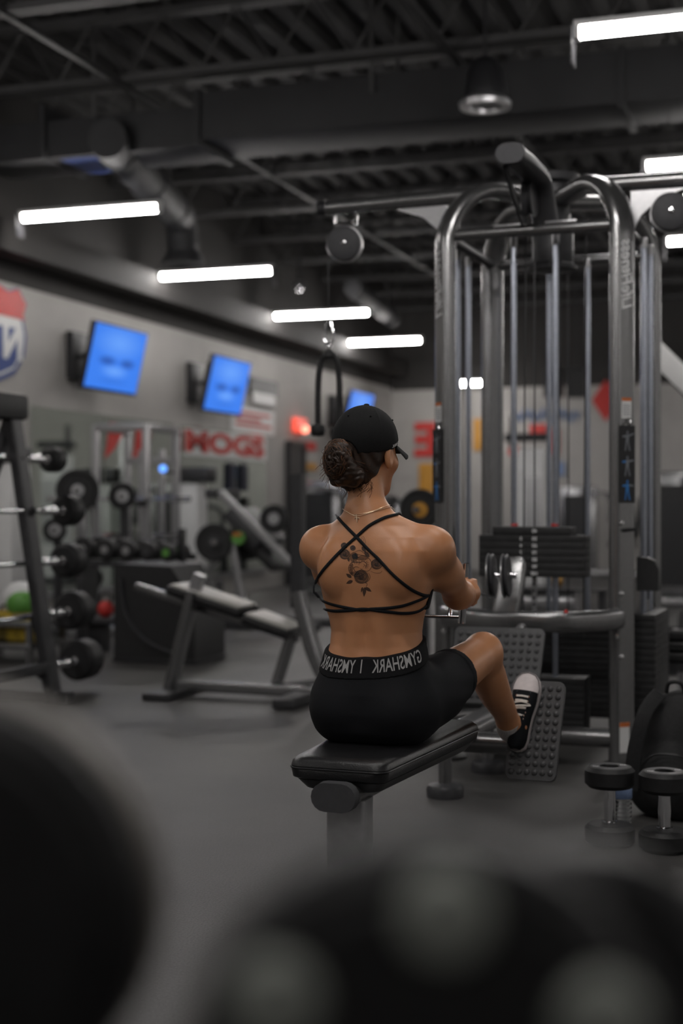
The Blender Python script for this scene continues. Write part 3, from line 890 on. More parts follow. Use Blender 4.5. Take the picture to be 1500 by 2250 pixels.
# ---- black box
a = at_z(250, 1455, 0); b = at_z(474, 1450, 0)
h = 0.66
t = thing('plyo_box', 'large black box on the floor left of the bench', 'box', ((a.x + b.x) / 2, a.y + 0.3, 0))
cx, L = (a.x + b.x) / 2, abs(b.x - a.x)
part('body', MB().prism([(cx - L / 2, a.y, 0), (cx + L / 2, a.y, 0), (cx + L / 2, a.y, h * 0.62), (cx + L * 0.2, a.y, h * 0.98), (cx - L / 2, a.y, h)], (0, 0.5, 0)), M_RUBBER, t)
part('base_strip', MB().box((cx, a.y + 0.25, 0.015), (L + 0.02, 0.52, 0.03), None, 0.006), M_BLACK, t)
pts = [(cx - L * 0.40, a.y - 0.012, h * 0.86), (cx - L * 0.33, a.y - 0.012, h * 0.5), (cx - L * 0.1, a.y - 0.012, h * 0.24), (cx + L * 0.3, a.y - 0.012, h * 0.1)]
part('curved_trim', MB().sweep(smooth_path(pts), rrect(0.012, 0.05, 0.004), up=(0, 1, 0)), M_GREYPLASTIC, t)
p = at_z(230, 1425, 0); p = at(232, 1338, 10.2)
t = thing('red_kettlebell', 'small red kettlebell on a stand left of the black box', 'kettlebell', p)
part('bell', MB().ball(p, 0.06), M_RED, t)
part('handle', MB().tube(smooth_path([p + Vector((-0.04, 0, 0.04)), p + Vector((-0.04, 0, 0.1)), p + Vector((0.04, 0, 0.1)), p + Vector((0.04, 0, 0.04))]), 0.011, 8), M_BLACK, t)
t = thing('floor_stand', 'low dark stand carrying the red kettlebell', 'stand', (p.x, p.y, 0))
part('top', MB().box((p.x - 0.05, p.y, p.z - 0.08), (0.36, 0.3, 0.04), None, 0.01), M_DARKFRAME, t)
part('column', MB().box((p.x - 0.05, p.y, (p.z - 0.1) / 2), (0.12, 0.12, p.z - 0.1), None, 0.01), M_DARKFRAME, t)
q = at_z(195, 1382, 0)
tag(part('blue_mat', MB().box((q.x, q.y, 0.012), (0.42, 0.3, 0.024), None, 0.01), M_LBLUE, base=(q.x, q.y, 0)), 'folded blue mat on the floor far left of the black box', 'mat')

# ---- decline bench with rack post
F1, F2 = at_z(385, 1528, 0), at_z(690, 1540, 0)
vb = F1.y
t = thing('decline_bench', 'silver framed decline bench with black pads and painted pale sheen left of the seated woman', 'bench', (F1.x, F1.y, 0))
def bn(x, y, dv=0.0):
    r = at_v(x, y, vb + dv)
    return r
part('base_beam', MB().sweep([bn(395, 1505), bn(700, 1522)], rrect(0.06, 0.06, 0.01)), M_FRAME, t)
part('foot_bar', MB().box((F1.x, vb + 0.02, 0.02), (0.16, 0.55, 0.04), None, 0.008), M_DARKFRAME, t)
part('foot_bar', MB().box((bn(672, 1520).x, vb, 0.03), (0.12, 0.7, 0.05), None, 0.01), M_DARKFRAME, t)
for dv in (0.0, 0.26):
    part('rear_leg', MB().sweep([bn(373, 1518, dv), bn(426, 1300, dv)], rrect(0.05, 0.11, 0.012), up=(0, 1, 0)), M_FRAME, t)
part('mid_leg', MB().sweep([bn(605, 1512, 0.1), bn(640, 1398, 0.1)], rrect(0.05, 0.085, 0.012), up=(0, 1, 0)), M_FRAME, t)
part('pad_rail', MB().sweep([bn(300, 1290, 0.12), bn(655, 1402, 0.12)], rrect(0.05, 0.06, 0.01), up=(0, 1, 0)), M_FRAME, t)
def pad(name, x0, y0, x1, y1, w):
    a, b = bn(x0, y0, 0.12), bn(x1, y1, 0.12)
    d = (b - a).normalized(); n = Vector((0, 1, 0)).cross(d)
    if n.z < 0: n = -n
    R = Matrix((d, Vector((0, 1, 0)), n)).transposed()
    c = (a + b) / 2
    o = part(name, MB().box(c, ((b - a).length, w, 0.055), R, 0.015), M_VINYL, t)
    part('painted_sheen', MB().box(c + n * 0.032, ((b - a).length * 0.92, w * 0.92, 0.014), R, 0.006), M_PADSHEEN, o)  # lamp reflection on the black pad, put into a pale layer
pad('back_pad', 388, 1292, 546, 1346, 0.30)
pad('seat_pad', 552, 1356, 652, 1392, 0.30)
part('shoulder_joint', MB().sweep([bn(424, 1310, 0.05), bn(440, 1262, 0.05)], rrect(0.06, 0.07, 0.012), up=(0, 1, 0)), M_SILVER, t)
for dv in (-0.12, 0.62):
    part('post_leg', MB().sweep(fillet([bn(735, 1530, dv), bn(690, 1440, dv), bn(660, 1325, dv), bn(655, 1300, dv)], 0.1), rrect(0.06, 0.11, 0.012), up=(0, 1, 0)), M_FRAME, t)
    po = part('rack_post', MB().sweep([bn(655, 1335, dv), bn(655, 1042, dv)], rrect(0.06, 0.092, 0.008), up=(0, 1, 0)), M_DARKFRAME, t, 'charcoal post plate with three bolts')
    for y in (1075, 1172, 1277):
        q = bn(652, y, dv)
        part('bolt', MB().lathe((q.x, q.y - 0.032, q.z), (0, -1, 0), [(0.018, 0), (0.016, 0.008), (0, 0.01)], 12), M_CHROME, po)
part('leg_brace', MB().tube([bn(590, 1512, 0.2), bn(700, 1500, 0.5)], 0.02, 8), M_FRAME, t)

# ---- plate loaded press machine behind the bench
c = at(545, 1335, 12.0); c.z = 0; vp = c.y
def lp(x, y, dv=0.0):
    return at_v(x, y, vp + dv)
t = thing('leg_press', 'silver plate-loaded press with long diagonal rails behind the bench', 'exercise machine', (c.x, vp, 0))
for dv in (0, 0.5):
    part('slide_rail', MB().sweep([lp(484, 1082, dv), lp(638, 1238, dv)], rrect(0.06, 0.07, 0.012), up=(0, 1, 0)), M_SILVER, t)
part('rail_top', MB().box(lp(490, 1085, 0.25), (0.08, 0.6, 0.08), None, 0.01), M_DARKFRAME, t)
for dv in (0, 0.5):
    part('front_leg', MB().sweep([lp(540, 1380, dv), lp(510, 1185, dv)], rrect(0.06, 0.07, 0.012), up=(0, 1, 0)), M_SILVER, t)
    part('stay', MB().sweep([lp(425, 1283, dv), lp(515, 1188, dv)], rrect(0.05, 0.06, 0.012), up=(0, 1, 0)), M_SILVER, t)
    part('floor_rail', MB().box((lp(530, 1340, 0).x, vp + dv, 0.04), (1.4, 0.07, 0.07), None, 0.01), M_DARKFRAME, t)
    part('rear_post', MB().box((lp(430, 1283).x, vp + dv, lp(425, 1283).z / 2), (0.06, 0.06, lp(425, 1283).z), None, 0.008), M_DARKFRAME, t)
part('back_rest', MB().box(lp(585, 1215, 0.25), (0.4, 0.42, 0.08), Matrix.Rotation(math.radians(40), 3, 'Y'), 0.02), M_VINYL, t)
part('weight_peg', MB().tube([lp(470, 1192, -0.15), lp(472, 1192, 0.7)], 0.024, 10), M_CHROME, t)
part('carriage', MB().box(lp(560, 1160, 0.25), (0.12, 0.6, 0.4), Matrix.Rotation(math.radians(-45), 3, 'Y'), 0.02), M_DARKFRAME, t)
dd = vp / ray(500, 1100, TH).y
for x, y, rp, dv, lab, hb in ((470, 1192, 42, -0.06, 'dark plate on the press behind the bench, lower left', M_GREYPLASTIC),
                              (602, 1140, 31, -0.05, 'dark plate with a grey centre left of the charcoal post', M_SILVER),
                              (545, 1192, 40, 0.25, 'dark plate behind the green clip on the press', M_ORANGE)):
    q = lp(x, y, dv)
    weight_plate(q, (0.2, -1, 0), rp * dd / FPX, 0.05, lab, 'plates on the press machine', hb)
q = lp(524, 1182, -0.12)
t2 = thing('bar_clip', 'bright green and orange bar clip on the press machine', 'clip', q)
part('clamp', MB().lathe(q, (0.2, -1, 0), [(0.025, -0.03), (0.055, -0.03), (0.055, 0.03), (0.025, 0.03)], 16), M_GREEN, t2)
part('lever', MB().box(q + Vector((0.0, -0.03, 0.03)), (0.07, 0.03, 0.03), None, 0.008), M_ORANGE, t2)

# ---- machines behind and right of the woman's head
def stack_machine(p, label, s=1.0, seat=M_VINYL, body=M_FRAME, face=1):
    t = thing('chest_press', label, 'exercise machine', (p.x, p.y, 0), 'selector machines in the far rows')
    part('weight_tower', MB().box((p.x, p.y, 0.68 * s), (0.55, 0.3, 1.30 * s), None, 0.04), body, t)
    part('tower_face', MB().box((p.x, p.y - 0.155, 0.7 * s), (0.4, 0.012, 1.0 * s)), M_BLACK, t)
    part('base_beam', MB().box((p.x + face * 0.5, p.y - 0.3, 0.05), (1.3, 0.1, 0.09), None, 0.02), body, t)
    part('seat', MB().box((p.x + face * 0.7, p.y - 0.3, 0.48), (0.4, 0.38, 0.08), None, 0.03), seat, t)
    part('seat_post', MB().box((p.x + face * 0.7, p.y - 0.3, 0.25), (0.09, 0.09, 0.4), None, 0.01), body, t)
    part('back_pad', MB().box((p.x + face * 0.92, p.y - 0.3, 0.86), (0.08, 0.34, 0.62), Matrix.Rotation(face * 0.16, 3, 'Y'), 0.03), seat, t)
    part('back_post', MB().box((p.x + face * 1.0, p.y - 0.3, 0.55), (0.08, 0.09, 1.0), Matrix.Rotation(face * 0.1, 3, 'Y'), 0.01), body, t)
    for dy in (-0.32, 0.3):
        part('press_arm', MB().tube(fillet([(p.x + face * 0.1, p.y - 0.3 + dy * 0.3, 1.25 * s), (p.x + face * 0.55, p.y - 0.3 + dy, 1.2 * s), (p.x + face * 0.55, p.y - 0.3 + dy, 0.8 * s)], 0.15), 0.03, 10), body, t)
        part('grip', MB().tube([(p.x + face * 0.55, p.y - 0.3 + dy, 0.86 * s), (p.x + face * 0.55, p.y - 0.3 + dy * 0.4, 0.86 * s)], 0.022, 10), M_RUBBER, t)
    return t
stack_machine(at(705, 1100, 17.0), 'grey selector machine with dark pads left behind the woman’s neck', 1.0)
stack_machine(at_z(880, 1290, 0), 'dark selector machine right behind the woman’s shoulder', 0.85, body=M_DARKFRAME, face=-1)
stack_machine(at_z(1270, 1265, 0), 'grey selector machine seen through the guide rods', 1.0)
p = at(424, 1100, 14.6)
t = thing('cable_tower', 'pale cable tower with dark head left of the red lettered board', 'exercise machine', (p.x, p.y, 0))
part('shroud', MB().box((p.x, p.y, 0.66), (0.22, 0.26, 1.22), None, 0.03), M_WHITEPL, t)
part('head_unit', MB().box((p.x + 0.02, p.y, 1.36), (0.4, 0.28, 0.16), None, 0.04), M_DARKFRAME, t)
part('base', MB().box((p.x, p.y, 0.03), (0.5, 0.5, 0.06), None, 0.02), M_DARKFRAME, t)
part('side_post', MB().box((p.x - 0.2, p.y, 0.9), (0.06, 0.06, 1.8), None, 0.01), M_SILVER, t)
stack_machine(at_z(1480, 1330, 0), 'grey selector machine right of the cable station', 1.05, body=M_FRAME, face=1)
p = at(922, 1120, 9.2)
weight_plate(p, (0.3, -1, 0), 0.135, 0.05, 'dark plate with a mustard centre right of the woman’s neck', None, M_YELLOW)
t = thing('plate_tree', 'dark upright stand carrying the mustard-centred plate', 'rack', (p.x, p.y + 0.1, 0))
part('post', MB().box((p.x, p.y + 0.1, p.z / 2), (0.07, 0.07, p.z + 0.1), None, 0.01), M_DARKFRAME, t)
part('peg', MB().tube([p + Vector((0, 0.1, 0)), p + Vector((-0.01, -0.06, 0))], 0.024, 10), M_CHROME, t)
part('base', MB().box((p.x, p.y + 0.1, 0.03), (0.5, 0.5, 0.06), None, 0.01), M_DARKFRAME, t)

# ---- pale tower with console beyond the cable station
p = at_z(1165, 1300, 0); p.z = 0
d = p.y / ray(1165, 1300, TH).y
t = thing('pale_tower', 'pale tower machine with dark console beyond the guide rods', 'exercise machine', p)
wt = 62 * d / FPX
zt = CAM_H + (1110 - 985) * d / FPX
part('tower', MB().box((p.x, p.y + 0.1, zt / 2), (wt, 0.3, zt), None, 0.03), M_WHITEPL, t)
part('inset_panel', MB().box((p.x + 0.04, p.y - 0.055, zt * 0.55), (wt * 0.6, 0.01, zt * 0.5)), M_SILVER, t)
part('console', MB().box((p.x - 0.05, p.y, zt + 0.13), (wt * 1.5, 0.2, 0.1), None, 0.02), M_BLACK, t)
part('console_mast', MB().box((p.x - wt * 0.65, p.y, zt + 0.2), (0.06, 0.06, 0.4), None, 0.01), M_BLACK, t)
part('foot', MB().box((p.x, p.y + 0.1, 0.04), (wt * 2, 0.7, 0.08), None, 0.02), M_DARKFRAME, t)
q = at(1222, 1275, 8.6)
t = thing('brass_kettlebell', 'brass-coloured kettlebell glimpsed under the lifted weights', 'kettlebell', q)
part('bell', MB().ball(q, (0.042, 0.042, 0.05)), mat('brass', (0.5, 0.28, 0.08), 0.35, 0.7, noise=0.1, nscale=20), t)
part('handle', MB().tube(smooth_path([q + Vector((-0.03, 0, 0.03)), q + Vector((-0.03, 0, 0.08)), q + Vector((0.03, 0, 0.08)), q + Vector((0.03, 0, 0.03))]), 0.008, 8), M_IRON, t)
t = thing('equipment_shelf', 'grey roller bench glimpsed below the lifted weights', 'bench', (q.x, q.y, 0))
part('roller', MB().lathe((q.x - 0.08, q.y, q.z - 0.13), (1, 0, 0), [(0.02, -0.2), (0.075, -0.2), (0.08, -0.19), (0.08, 0.19), (0.075, 0.2), (0.02, 0.2)], 22), M_SILVER, t)
part('shelf_top', MB().box((q.x, q.y, q.z - 0.055), (0.6, 0.2, 0.012)), M_DARKFRAME, t)
for s in (-1, 1):
    part('leg', MB().box((q.x + s * 0.28, q.y, (q.z - 0.06) / 2), (0.04, 0.12, q.z - 0.06)), M_DARKFRAME, t)

# ---- treadmill and plates at the right edge
p = at_z(1540, 1440, 0)
t = thing('treadmill', 'grey treadmill beyond the cable station at the right edge', 'treadmill', (p.x, p.y, 0))
part('deck', MB().box((p.x + 0.3, p.y + 0.7, 0.14), (0.8, 1.7, 0.16), None, 0.04), M_SILVER, t)
part('belt', MB().box((p.x + 0.3, p.y + 0.65, 0.225), (0.55, 1.5, 0.012)), M_RUBBER, t)
for s in (-1, 1):
    part('side_rail', MB().box((p.x + 0.3 + s * 0.36, p.y + 0.7, 0.235), (0.1, 1.6, 0.03), None, 0.01), M_SILVER, t)
    part('mast', MB().sweep([(p.x + 0.3 + s * 0.4, p.y + 1.3, 0.2), (p.x + 0.3 + s * 0.4, p.y + 1.45, 1.2)], rrect(0.06, 0.1, 0.015)), M_SILVER, t)
    part('hand_rail', MB().tube(fillet([(p.x + 0.3 + s * 0.4, p.y + 1.4, 1.0), (p.x + 0.3 + s * 0.4, p.y + 0.8, 0.98)], 0.1), 0.025, 10), M_RUBBER, t)
part('motor_hood', MB().box((p.x + 0.3, p.y + 1.5, 0.26), (0.76, 0.4, 0.2), None, 0.06), M_SILVER, t)
part('console', MB().box((p.x + 0.3, p.y + 1.4, 1.25), (0.85, 0.16, 0.3), Matrix.Rotation(math.radians(-25), 3, 'X'), 0.04), M_GREYPLASTIC, t)

p = at(1500, 1405, 6.9)
t = thing('plate_stand', 'dark stand behind the backpack carrying stacked plates', 'rack', (p.x, p.y, 0))
part('post', MB().tube([(p.x, p.y, 0.0), (p.x, p.y, p.z + 0.14)], 0.025, 10), M_CHROME, t)
part('base', MB().lathe((p.x, p.y, 0), (0, 0, 1), [(0.25, 0), (0.25, 0.04), (0.05, 0.06), (0.05, 0.12)], 24), M_DARKFRAME, t)
part('shelf_disc', MB().lathe((p.x, p.y, p.z - 0.12), (0, 0, 1), [(0.03, -0.02), (0.16, -0.02), (0.16, 0.02), (0.03, 0.02)], 24), M_DARKFRAME, t)
for i, lab in enumerate(('lowest', 'middle', 'topmost')):
    weight_plate((p.x, p.y, p.z - 0.075 + i * 0.052), (0, 0, 1), 0.16 - 0.008 * i, 0.046, f'black weight plate stacked at the right edge, {lab}', 'plates stacked at the right edge')

# ================================================================== CABLE STATION (own axes, see DM)
UC, VF, VR = -1.30, 5.69, 6.47
UL, UR = -1.667, -0.938
HUB = Vector((UC, (VF + VR) / 2, 0))
st = thing('cable_station', 'tall grey four-sided cable station the woman is facing', 'exercise machine', (UC, HUB.y, 0), m=True)
def sp(name, mb, mt, parent=None, **k):
    return part(name, mb, mt, parent or st, **k)

cols = {}
for nm, (cu, cv) in {'fl': (UL, VF), 'fr': (UR, VF), 'rl': (UL, VR), 'rr': (UR, VR)}.items():
    base = Vector((cu, cv, 0))
    rad = (base - HUB).normalized()
    tan = Vector((-rad.y, rad.x, 0))
    rr = (base - HUB).length
    top = HUB + rad * 0.06
    path = [base + Vector((0, 0, 0.0)), base + Vector((0, 0, 1.0)), base + Vector((0, 0, 1.9))]
    R = 0.26
    for i in range(0, 11):
        a = PI / 2 * i / 10
        path.append(base + rad * (-R + R * math.cos(a)) + Vector((0, 0, 2.12 + R * math.sin(a))))
    path.append(Vector((top.x, top.y, 2.36)))
    secs = stadium(0.108, 0.064, 8)
    cols[nm] = sp('column', MB().sweep(path, secs, up=rad), M_FRAME)
    sp('foot_pad', MB().lathe(base, (0, 0, 1), [(0.09, 0), (0.09, 0.012), (0.06, 0.03)], 20), M_RUBBER, cols[nm])
    cols[nm + 'b'] = (base, rad, tan)

# hub
sp('hub_drum', MB().lathe((HUB.x, HUB.y, 2.06), (0, 0, 1), [(0.085, 0), (0.105, 0.005), (0.105, 0.02), (0.09, 0.03), (0.09, 0.17), (0.075, 0.2), (0.075, 0.37), (0.11, 0.38), (0.115, 0.41), (0.0, 0.42)], 26), M_DARKFRAME)
# cross bars
ZB = 2.168
def bar(a, b, r=0.024, mt=M_FRAME, nm='cross_bar'):
    return sp(nm, MB().tube([a, b], r, 14), mt)
bar((UL, VF, ZB), (UR, VF, ZB))
bar((UL, VR, ZB), (UR, VR, ZB))
bar((UL, VF, ZB), (UL, VR, ZB), 0.02, M_DARKFRAME)
bar((UR, VF, ZB), (UR, VR, ZB), 0.02, M_DARKFRAME)
for u_ in (UC - 0.09, UC + 0.12):
    sp('clamp_plate', MB().box((u_, VF, ZB + 0.022), (0.13, 0.05, 0.012), None, 0.005), M_SILVER)
# base frame
for a, b in (((UL, VF, 0.12), (UR, VF, 0.12)), ((UL, VR, 0.12), (UR, VR, 0.12)), ((UL, VF, 0.12), (UL, VR, 0.12)), ((UR, VF, 0.12), (UR, VR, 0.12))):
    bar(a, b, 0.038, M_FRAME, 'base_bar')

# overhead arm toward the viewer
e = m_v(1121, 338, 5.2)
arm = [Vector((e.x, e.y, e.z)), Vector((e.x + 0.01, 5.35, e.z + 0.0)), Vector((e.x + 0.015, 5.63, e.z - 0.01)), Vector((e.x + 0.02, 5.715, ZB + 0.02))]
ao = sp('overhead_arm', MB().sweep(fillet(arm, 0.12), stadium(0.105, 0.07, 8)), M_DARKFRAME)
sp('end_cap', MB().sweep([arm[0] + Vector((0, -0.012, 0)), arm[0] + Vector((0, 0.01, 0))], stadium(0.112, 0.076, 8)), M_MATTEGREY, ao)
sp('pulley_wheel', MB().lathe((e.x - 0.01, 5.56, ZB + 0.10), (1, 0, 0.0), [(0.01, -0.02), (0.075, -0.02), (0.06, 0), (0.075, 0.02), (0.01, 0.02)], 26), M_GREYPLASTIC, ao)
pts = [(e.x - 0.035, 5.25, e.z - 0.03), (e.x - 0.035, 5.36, e.z - 0.10), (e.x - 0.035, 5.45, ZB + 0.05), (e.x - 0.035, 5.55, ZB + 0.0)]
sp('cable_guard', MB().sweep(smooth_path(pts), rrect(0.035, 0.012, 0.004), up=(1, 0, 0)), M_BLACK, ao)

# side beams with hanging pulleys
for s, ue in ((-1, m_v(715, 450, 5.79).x), (1, -0.33)):
    cu = UL if s < 0 else UR
    zb = 2.335
    b_ = sp('side_beam', MB().sweep([(cu - s * 0.12, 5.80, zb + 0.02), (ue, 5.79, zb + 0.01)], stadium(0.062, 0.062, 8)), M_FRAME)
    sp('beam_cap', MB().tube([(ue - s * 0.004, 5.79, zb + 0.01), (ue + s * 0.03, 5.79, zb + 0.01)], 0.0335, 16), M_BLACK, b_)
    sp('gusset', MB().prism([(cu + s * 0.02, 5.78, zb - 0.02), (cu + s * 0.24, 5.78, zb - 0.022), (cu + s * 0.13, 5.78, zb - 0.06), (cu + s * 0.06, 5.78, zb - 0.12), (cu + s * 0.02, 5.78, zb - 0.2)], (0, 0.012, 0)), M_SILVER, b_)
    if s < 0: pc = m_v(756, 536, 5.77)
    else: pc = m_v(1472, 466, 5.70)
    yk = Vector((pc.x, 5.79, zb - 0.03))
    sp('yoke', MB().tube([yk + Vector((-0.05, 0, 0.0)), yk + Vector((-0.05, 0, -0.035)), yk + Vector((0.05, 0, -0.035)), yk + Vector((0.05, 0, 0))], 0.009, 8), M_CHROME, b_)
    sp('yoke_bolt', MB().lathe(yk + Vector((0.045, -0.012, -0.03)), (0, -1, 0), [(0.014, 0), (0.012, 0.01), (0, 0.012)], 10), M_CHROME, b_)
    sp('yoke_strap', MB().box((pc.x + 0.02, 5.79, (yk.z - 0.04 + pc.z) / 2), (0.03, 0.006, max(0.02, yk.z - 0.04 - pc.z))), M_DARKFRAME, b_)
    ax = Vector((0.22, -1, 0.0))
    w_ = sp('pulley_cover', MB().lathe(pc, ax, [(0.0, 0.034), (0.02, 0.034), (0.066, 0.026), (0.074, 0.018), (0.074, -0.006), (0.0, -0.006)], 32), M_MATTEGREY, b_)
    sp('pulley_rim', MB().lathe(pc, ax, [(0.0, -0.008), (0.079, -0.008), (0.080, -0.016), (0.079, -0.03), (0.0, -0.03)], 32), M_SILVER, w_)
    sp('axle', MB().lathe(pc + ax.normalized() * 0.034, ax, [(0.012, -0.002), (0.011, 0.006), (0, 0.008)], 12), M_CHROME, w_)
    if s < 0:
        cp = m_v(722, 565, 5.785); cb = m_v(722, 706, 5.785)
        PULL = cb
        sp('cable', MB().tube([cp + Vector((0, 0, 0.07)), cb], 0.0028, 6), M_BLACK, b_)
    else:
        sp('cable', MB().tube([(pc.x + 0.075, 5.72, pc.z), (pc.x + 0.075, 5.72, 0.5)], 0.0028, 6), M_BLACK, b_)

# ------------- weight stacks
def stack(c, axis, n_up, z_up, n_low, z_low, wd, nums=False, name='weight_stack'):
    """axis 'u' or 'v' is the wide direction of the plates"""
    c = Vector(c)
    sx, sy = (wd, 0.13) if axis == 'u' else (0.13, wd)
    ph = 0.0275
    face = Vector((0, -1, 0)) if axis == 'u' else Vector((1 if c.x > UC else -1, 0, 0))
    right = Vector((1, 0, 0)) if axis == 'u' else Vector((0, 1, 0))
    for zz, n in ((z_up, n_up), (z_low, n_low)):
        for i in range(n):
            z = zz - i * ph * 1.04 - ph / 2
            pl = sp('stack_plate', MB().box((c.x, c.y, z), (sx, sy, ph * 1.03), None, 0.0012), M_IRON)
            if nums and zz == z_up:
                f = Vector((c.x, c.y, z)) + face * 0.0665
                lab = str(40 + 10 * (i + 1))
                sp('number', lettering(lab, f + right * 0.015, right, (0, 0, 1), 0.021, True, 0.0005), M_PRINT, pl)
                sp('number', lettering(str(int(lab) // 10), f - right * 0.042, right, (0, 0, 1), 0.019, True, 0.0005), M_PRINT, pl)
                sp('pin_hole', MB().lathe(f - right * 0.015, face, [(0.006, -0.002), (0.006, 0.0012), (0, 0.0012)], 10), M_BLACK, pl)
    if n_up:
        hp = sp('head_plate', MB().box((c.x, c.y, z_up + 0.018), (sx * 0.74 if axis == 'u' else sx, sy if axis == 'u' else sy * 0.74, 0.033), None, 0.004), M_IRON)
        if nums:
            f = Vector((c.x, c.y - 0.0665, z_up + 0.018))
            sp('number', lettering('40', f + right * 0.015, right, (0, 0, 1), 0.021, True, 0.0005), M_PRINT, hp)
            sp('pin_hole', MB().lathe(f - right * 0.015, face, [(0.006, -0.002), (0.006, 0.0012), (0, 0.0012)], 10), M_BLACK, hp)
        for s in (-1, 1):
            sp('red_collar', MB().lathe(Vector((c.x, c.y, z_up + 0.036)) + right * (0.085 * s), (0, 0, 1), [(0.012, 0), (0.016, 0.002), (0.016, 0.010), (0.012, 0.012)], 12), M_RED, hp)
    for s in (-1, 1):
        q = c + right * (0.088 * s) + face * 0.0
        g = sp('guide_rod', MB().tube([(q.x, q.y, 0.12), (q.x, q.y, ZB - 0.015)], 0.0125, 14), M_ROD)
        sp('rod_collar', MB().lathe((q.x, q.y, 0.16), (0, 0, 1), [(0.013, 0), (0.02, 0.002), (0.02, 0.03), (0.013, 0.032)], 12), M_RED if n_up else M_BLACK, g)
        sp('rod_tip', MB().lathe((q.x, q.y, ZB - 0.045), (0, 0, 1), [(0.0125, 0), (0.015, 0.003), (0.015, 0.04), (0.0125, 0.043)], 12), M_SILVER, g)
    lowtop = z_low if n_low else 0.3
    sp('lift_cable', MB().tube([(c.x, c.y, (z_up + 0.03) if n_up else lowtop), (c.x, c.y, ZB + 0.02)], 0.0035, 6), M_BLACK)
    sp('selector_rod', MB().tube([(c.x, c.y, lowtop + 0.001), (c.x, c.y, (z_up if n_up else lowtop + 0.05))], 0.011, 10), M_SILVER)
SU = -1.315
stack((SU, 5.80, 0), 'u', 6, 0.926, 9, 0.345, 0.44, True)
lowz = 0.926 - 6 * 0.0286
for i in range(6):
    z = lowz - 0.03 - i * 0.0286
    sp('rod_hole', MB().lathe((SU, 5.80 - 0.0095, z), (0, -1, 0), [(0.006, 0), (0.0055, 0.004), (0, 0.004)], 8), M_BLACK)
stack((-0.90, 6.10, 0), 'v', 0, 0, 18, 0.60, 0.42)
stack((-1.705, 6.10, 0), 'v', 0, 0, 16, 0.55, 0.42)
stack((UC, 6.42, 0), 'u', 0, 0, 14, 0.5, 0.42)
# spare cables
for u_, v_ in ((-1.37, 5.83), (-1.26, 6.0), (-1.13, 5.9), (-0.98, 5.95)):
    sp('lift_cable', MB().tube([(u_, v_, 0.5), (u_ + 0.01, v_, ZB)], 0.0035, 6), M_BLACK)

# low curved bar, post and twin pulleys
mid = m_at(1112, 1378, 5.35)
zr = 0.60
cur = [Vector((UL, VF, zr)), Vector((UL + 0.06, VF - 0.16, zr)), Vector((UC - 0.14, VF - 0.27, zr)), Vector((UC + 0.14, VF - 0.27, zr)), Vector((UR - 0.06, VF - 0.16, zr)), Vector((UR, VF, zr))]
lb = sp('low_bar', MB().sweep(smooth_path(cur, 6), stadium(0.05, 0.085, 8)), M_FRAME)
for u_ in (UL + 0.01, UR - 0.01):
    sp('bar_bolt', MB().lathe((u_, VF - 0.05, zr - 0.07), (0, -1, 0), [(0.012, 0), (0.011, 0.008), (0, 0.01)], 10), M_CHROME, lb)
po = Vector((UC - 0.045, VF - 0.27, zr))
post = sp('pulley_post', MB().sweep([po + Vector((0, 0, -0.3)), po + Vector((0, 0.0, 0.02)), po + Vector((0.02, 0.02, 0.14)), po + Vector((0.035, 0.04, 0.22)), po + Vector((0.035, 0.045, 0.245))], rrect(0.11, 0.06, 0.02), up=(0, 1, 0), scale=[1, 1, 0.95, 0.75, 0.5]), M_FRAME)
for q, du in (('pulley_disc', -0.075), ('pulley_disc', -0.03)):
    c = m_at(1095, 1265, 5.20) + Vector((0.004 + (du + 0.05) * 1.2, 0, 0))
    w_ = sp(q, MB().lathe(c, (1, 0.10, 0.05), [(0.0, -0.012), (0.02, -0.014), (0.076, -0.012), (0.080, -0.006), (0.070, 0), (0.080, 0.006), (0.076, 0.012), (0.02, 0.014), (0.0, 0.012)], 36), M_GREYPLASTIC, post)
    sp('bright_rim', MB().lathe(c, (1, 0.10, 0.05), [(0.0785, -0.0105), (0.0812, -0.009), (0.0812, -0.006), (0.079, -0.0045)], 36), M_SILVER, w_)
PUL = c
sp('pulley_axle', MB().tube([c + Vector((-0.07, 0, 0)), c + Vector((0.03, 0.03, 0))], 0.012, 10), M_CHROME, post)
for du in (-0.2, 0.2):
    sp('bar_end_knob', MB().ball((UC + du, VF - 0.30, zr + 0.043), 0.008, 10, 6), M_RED, lb)

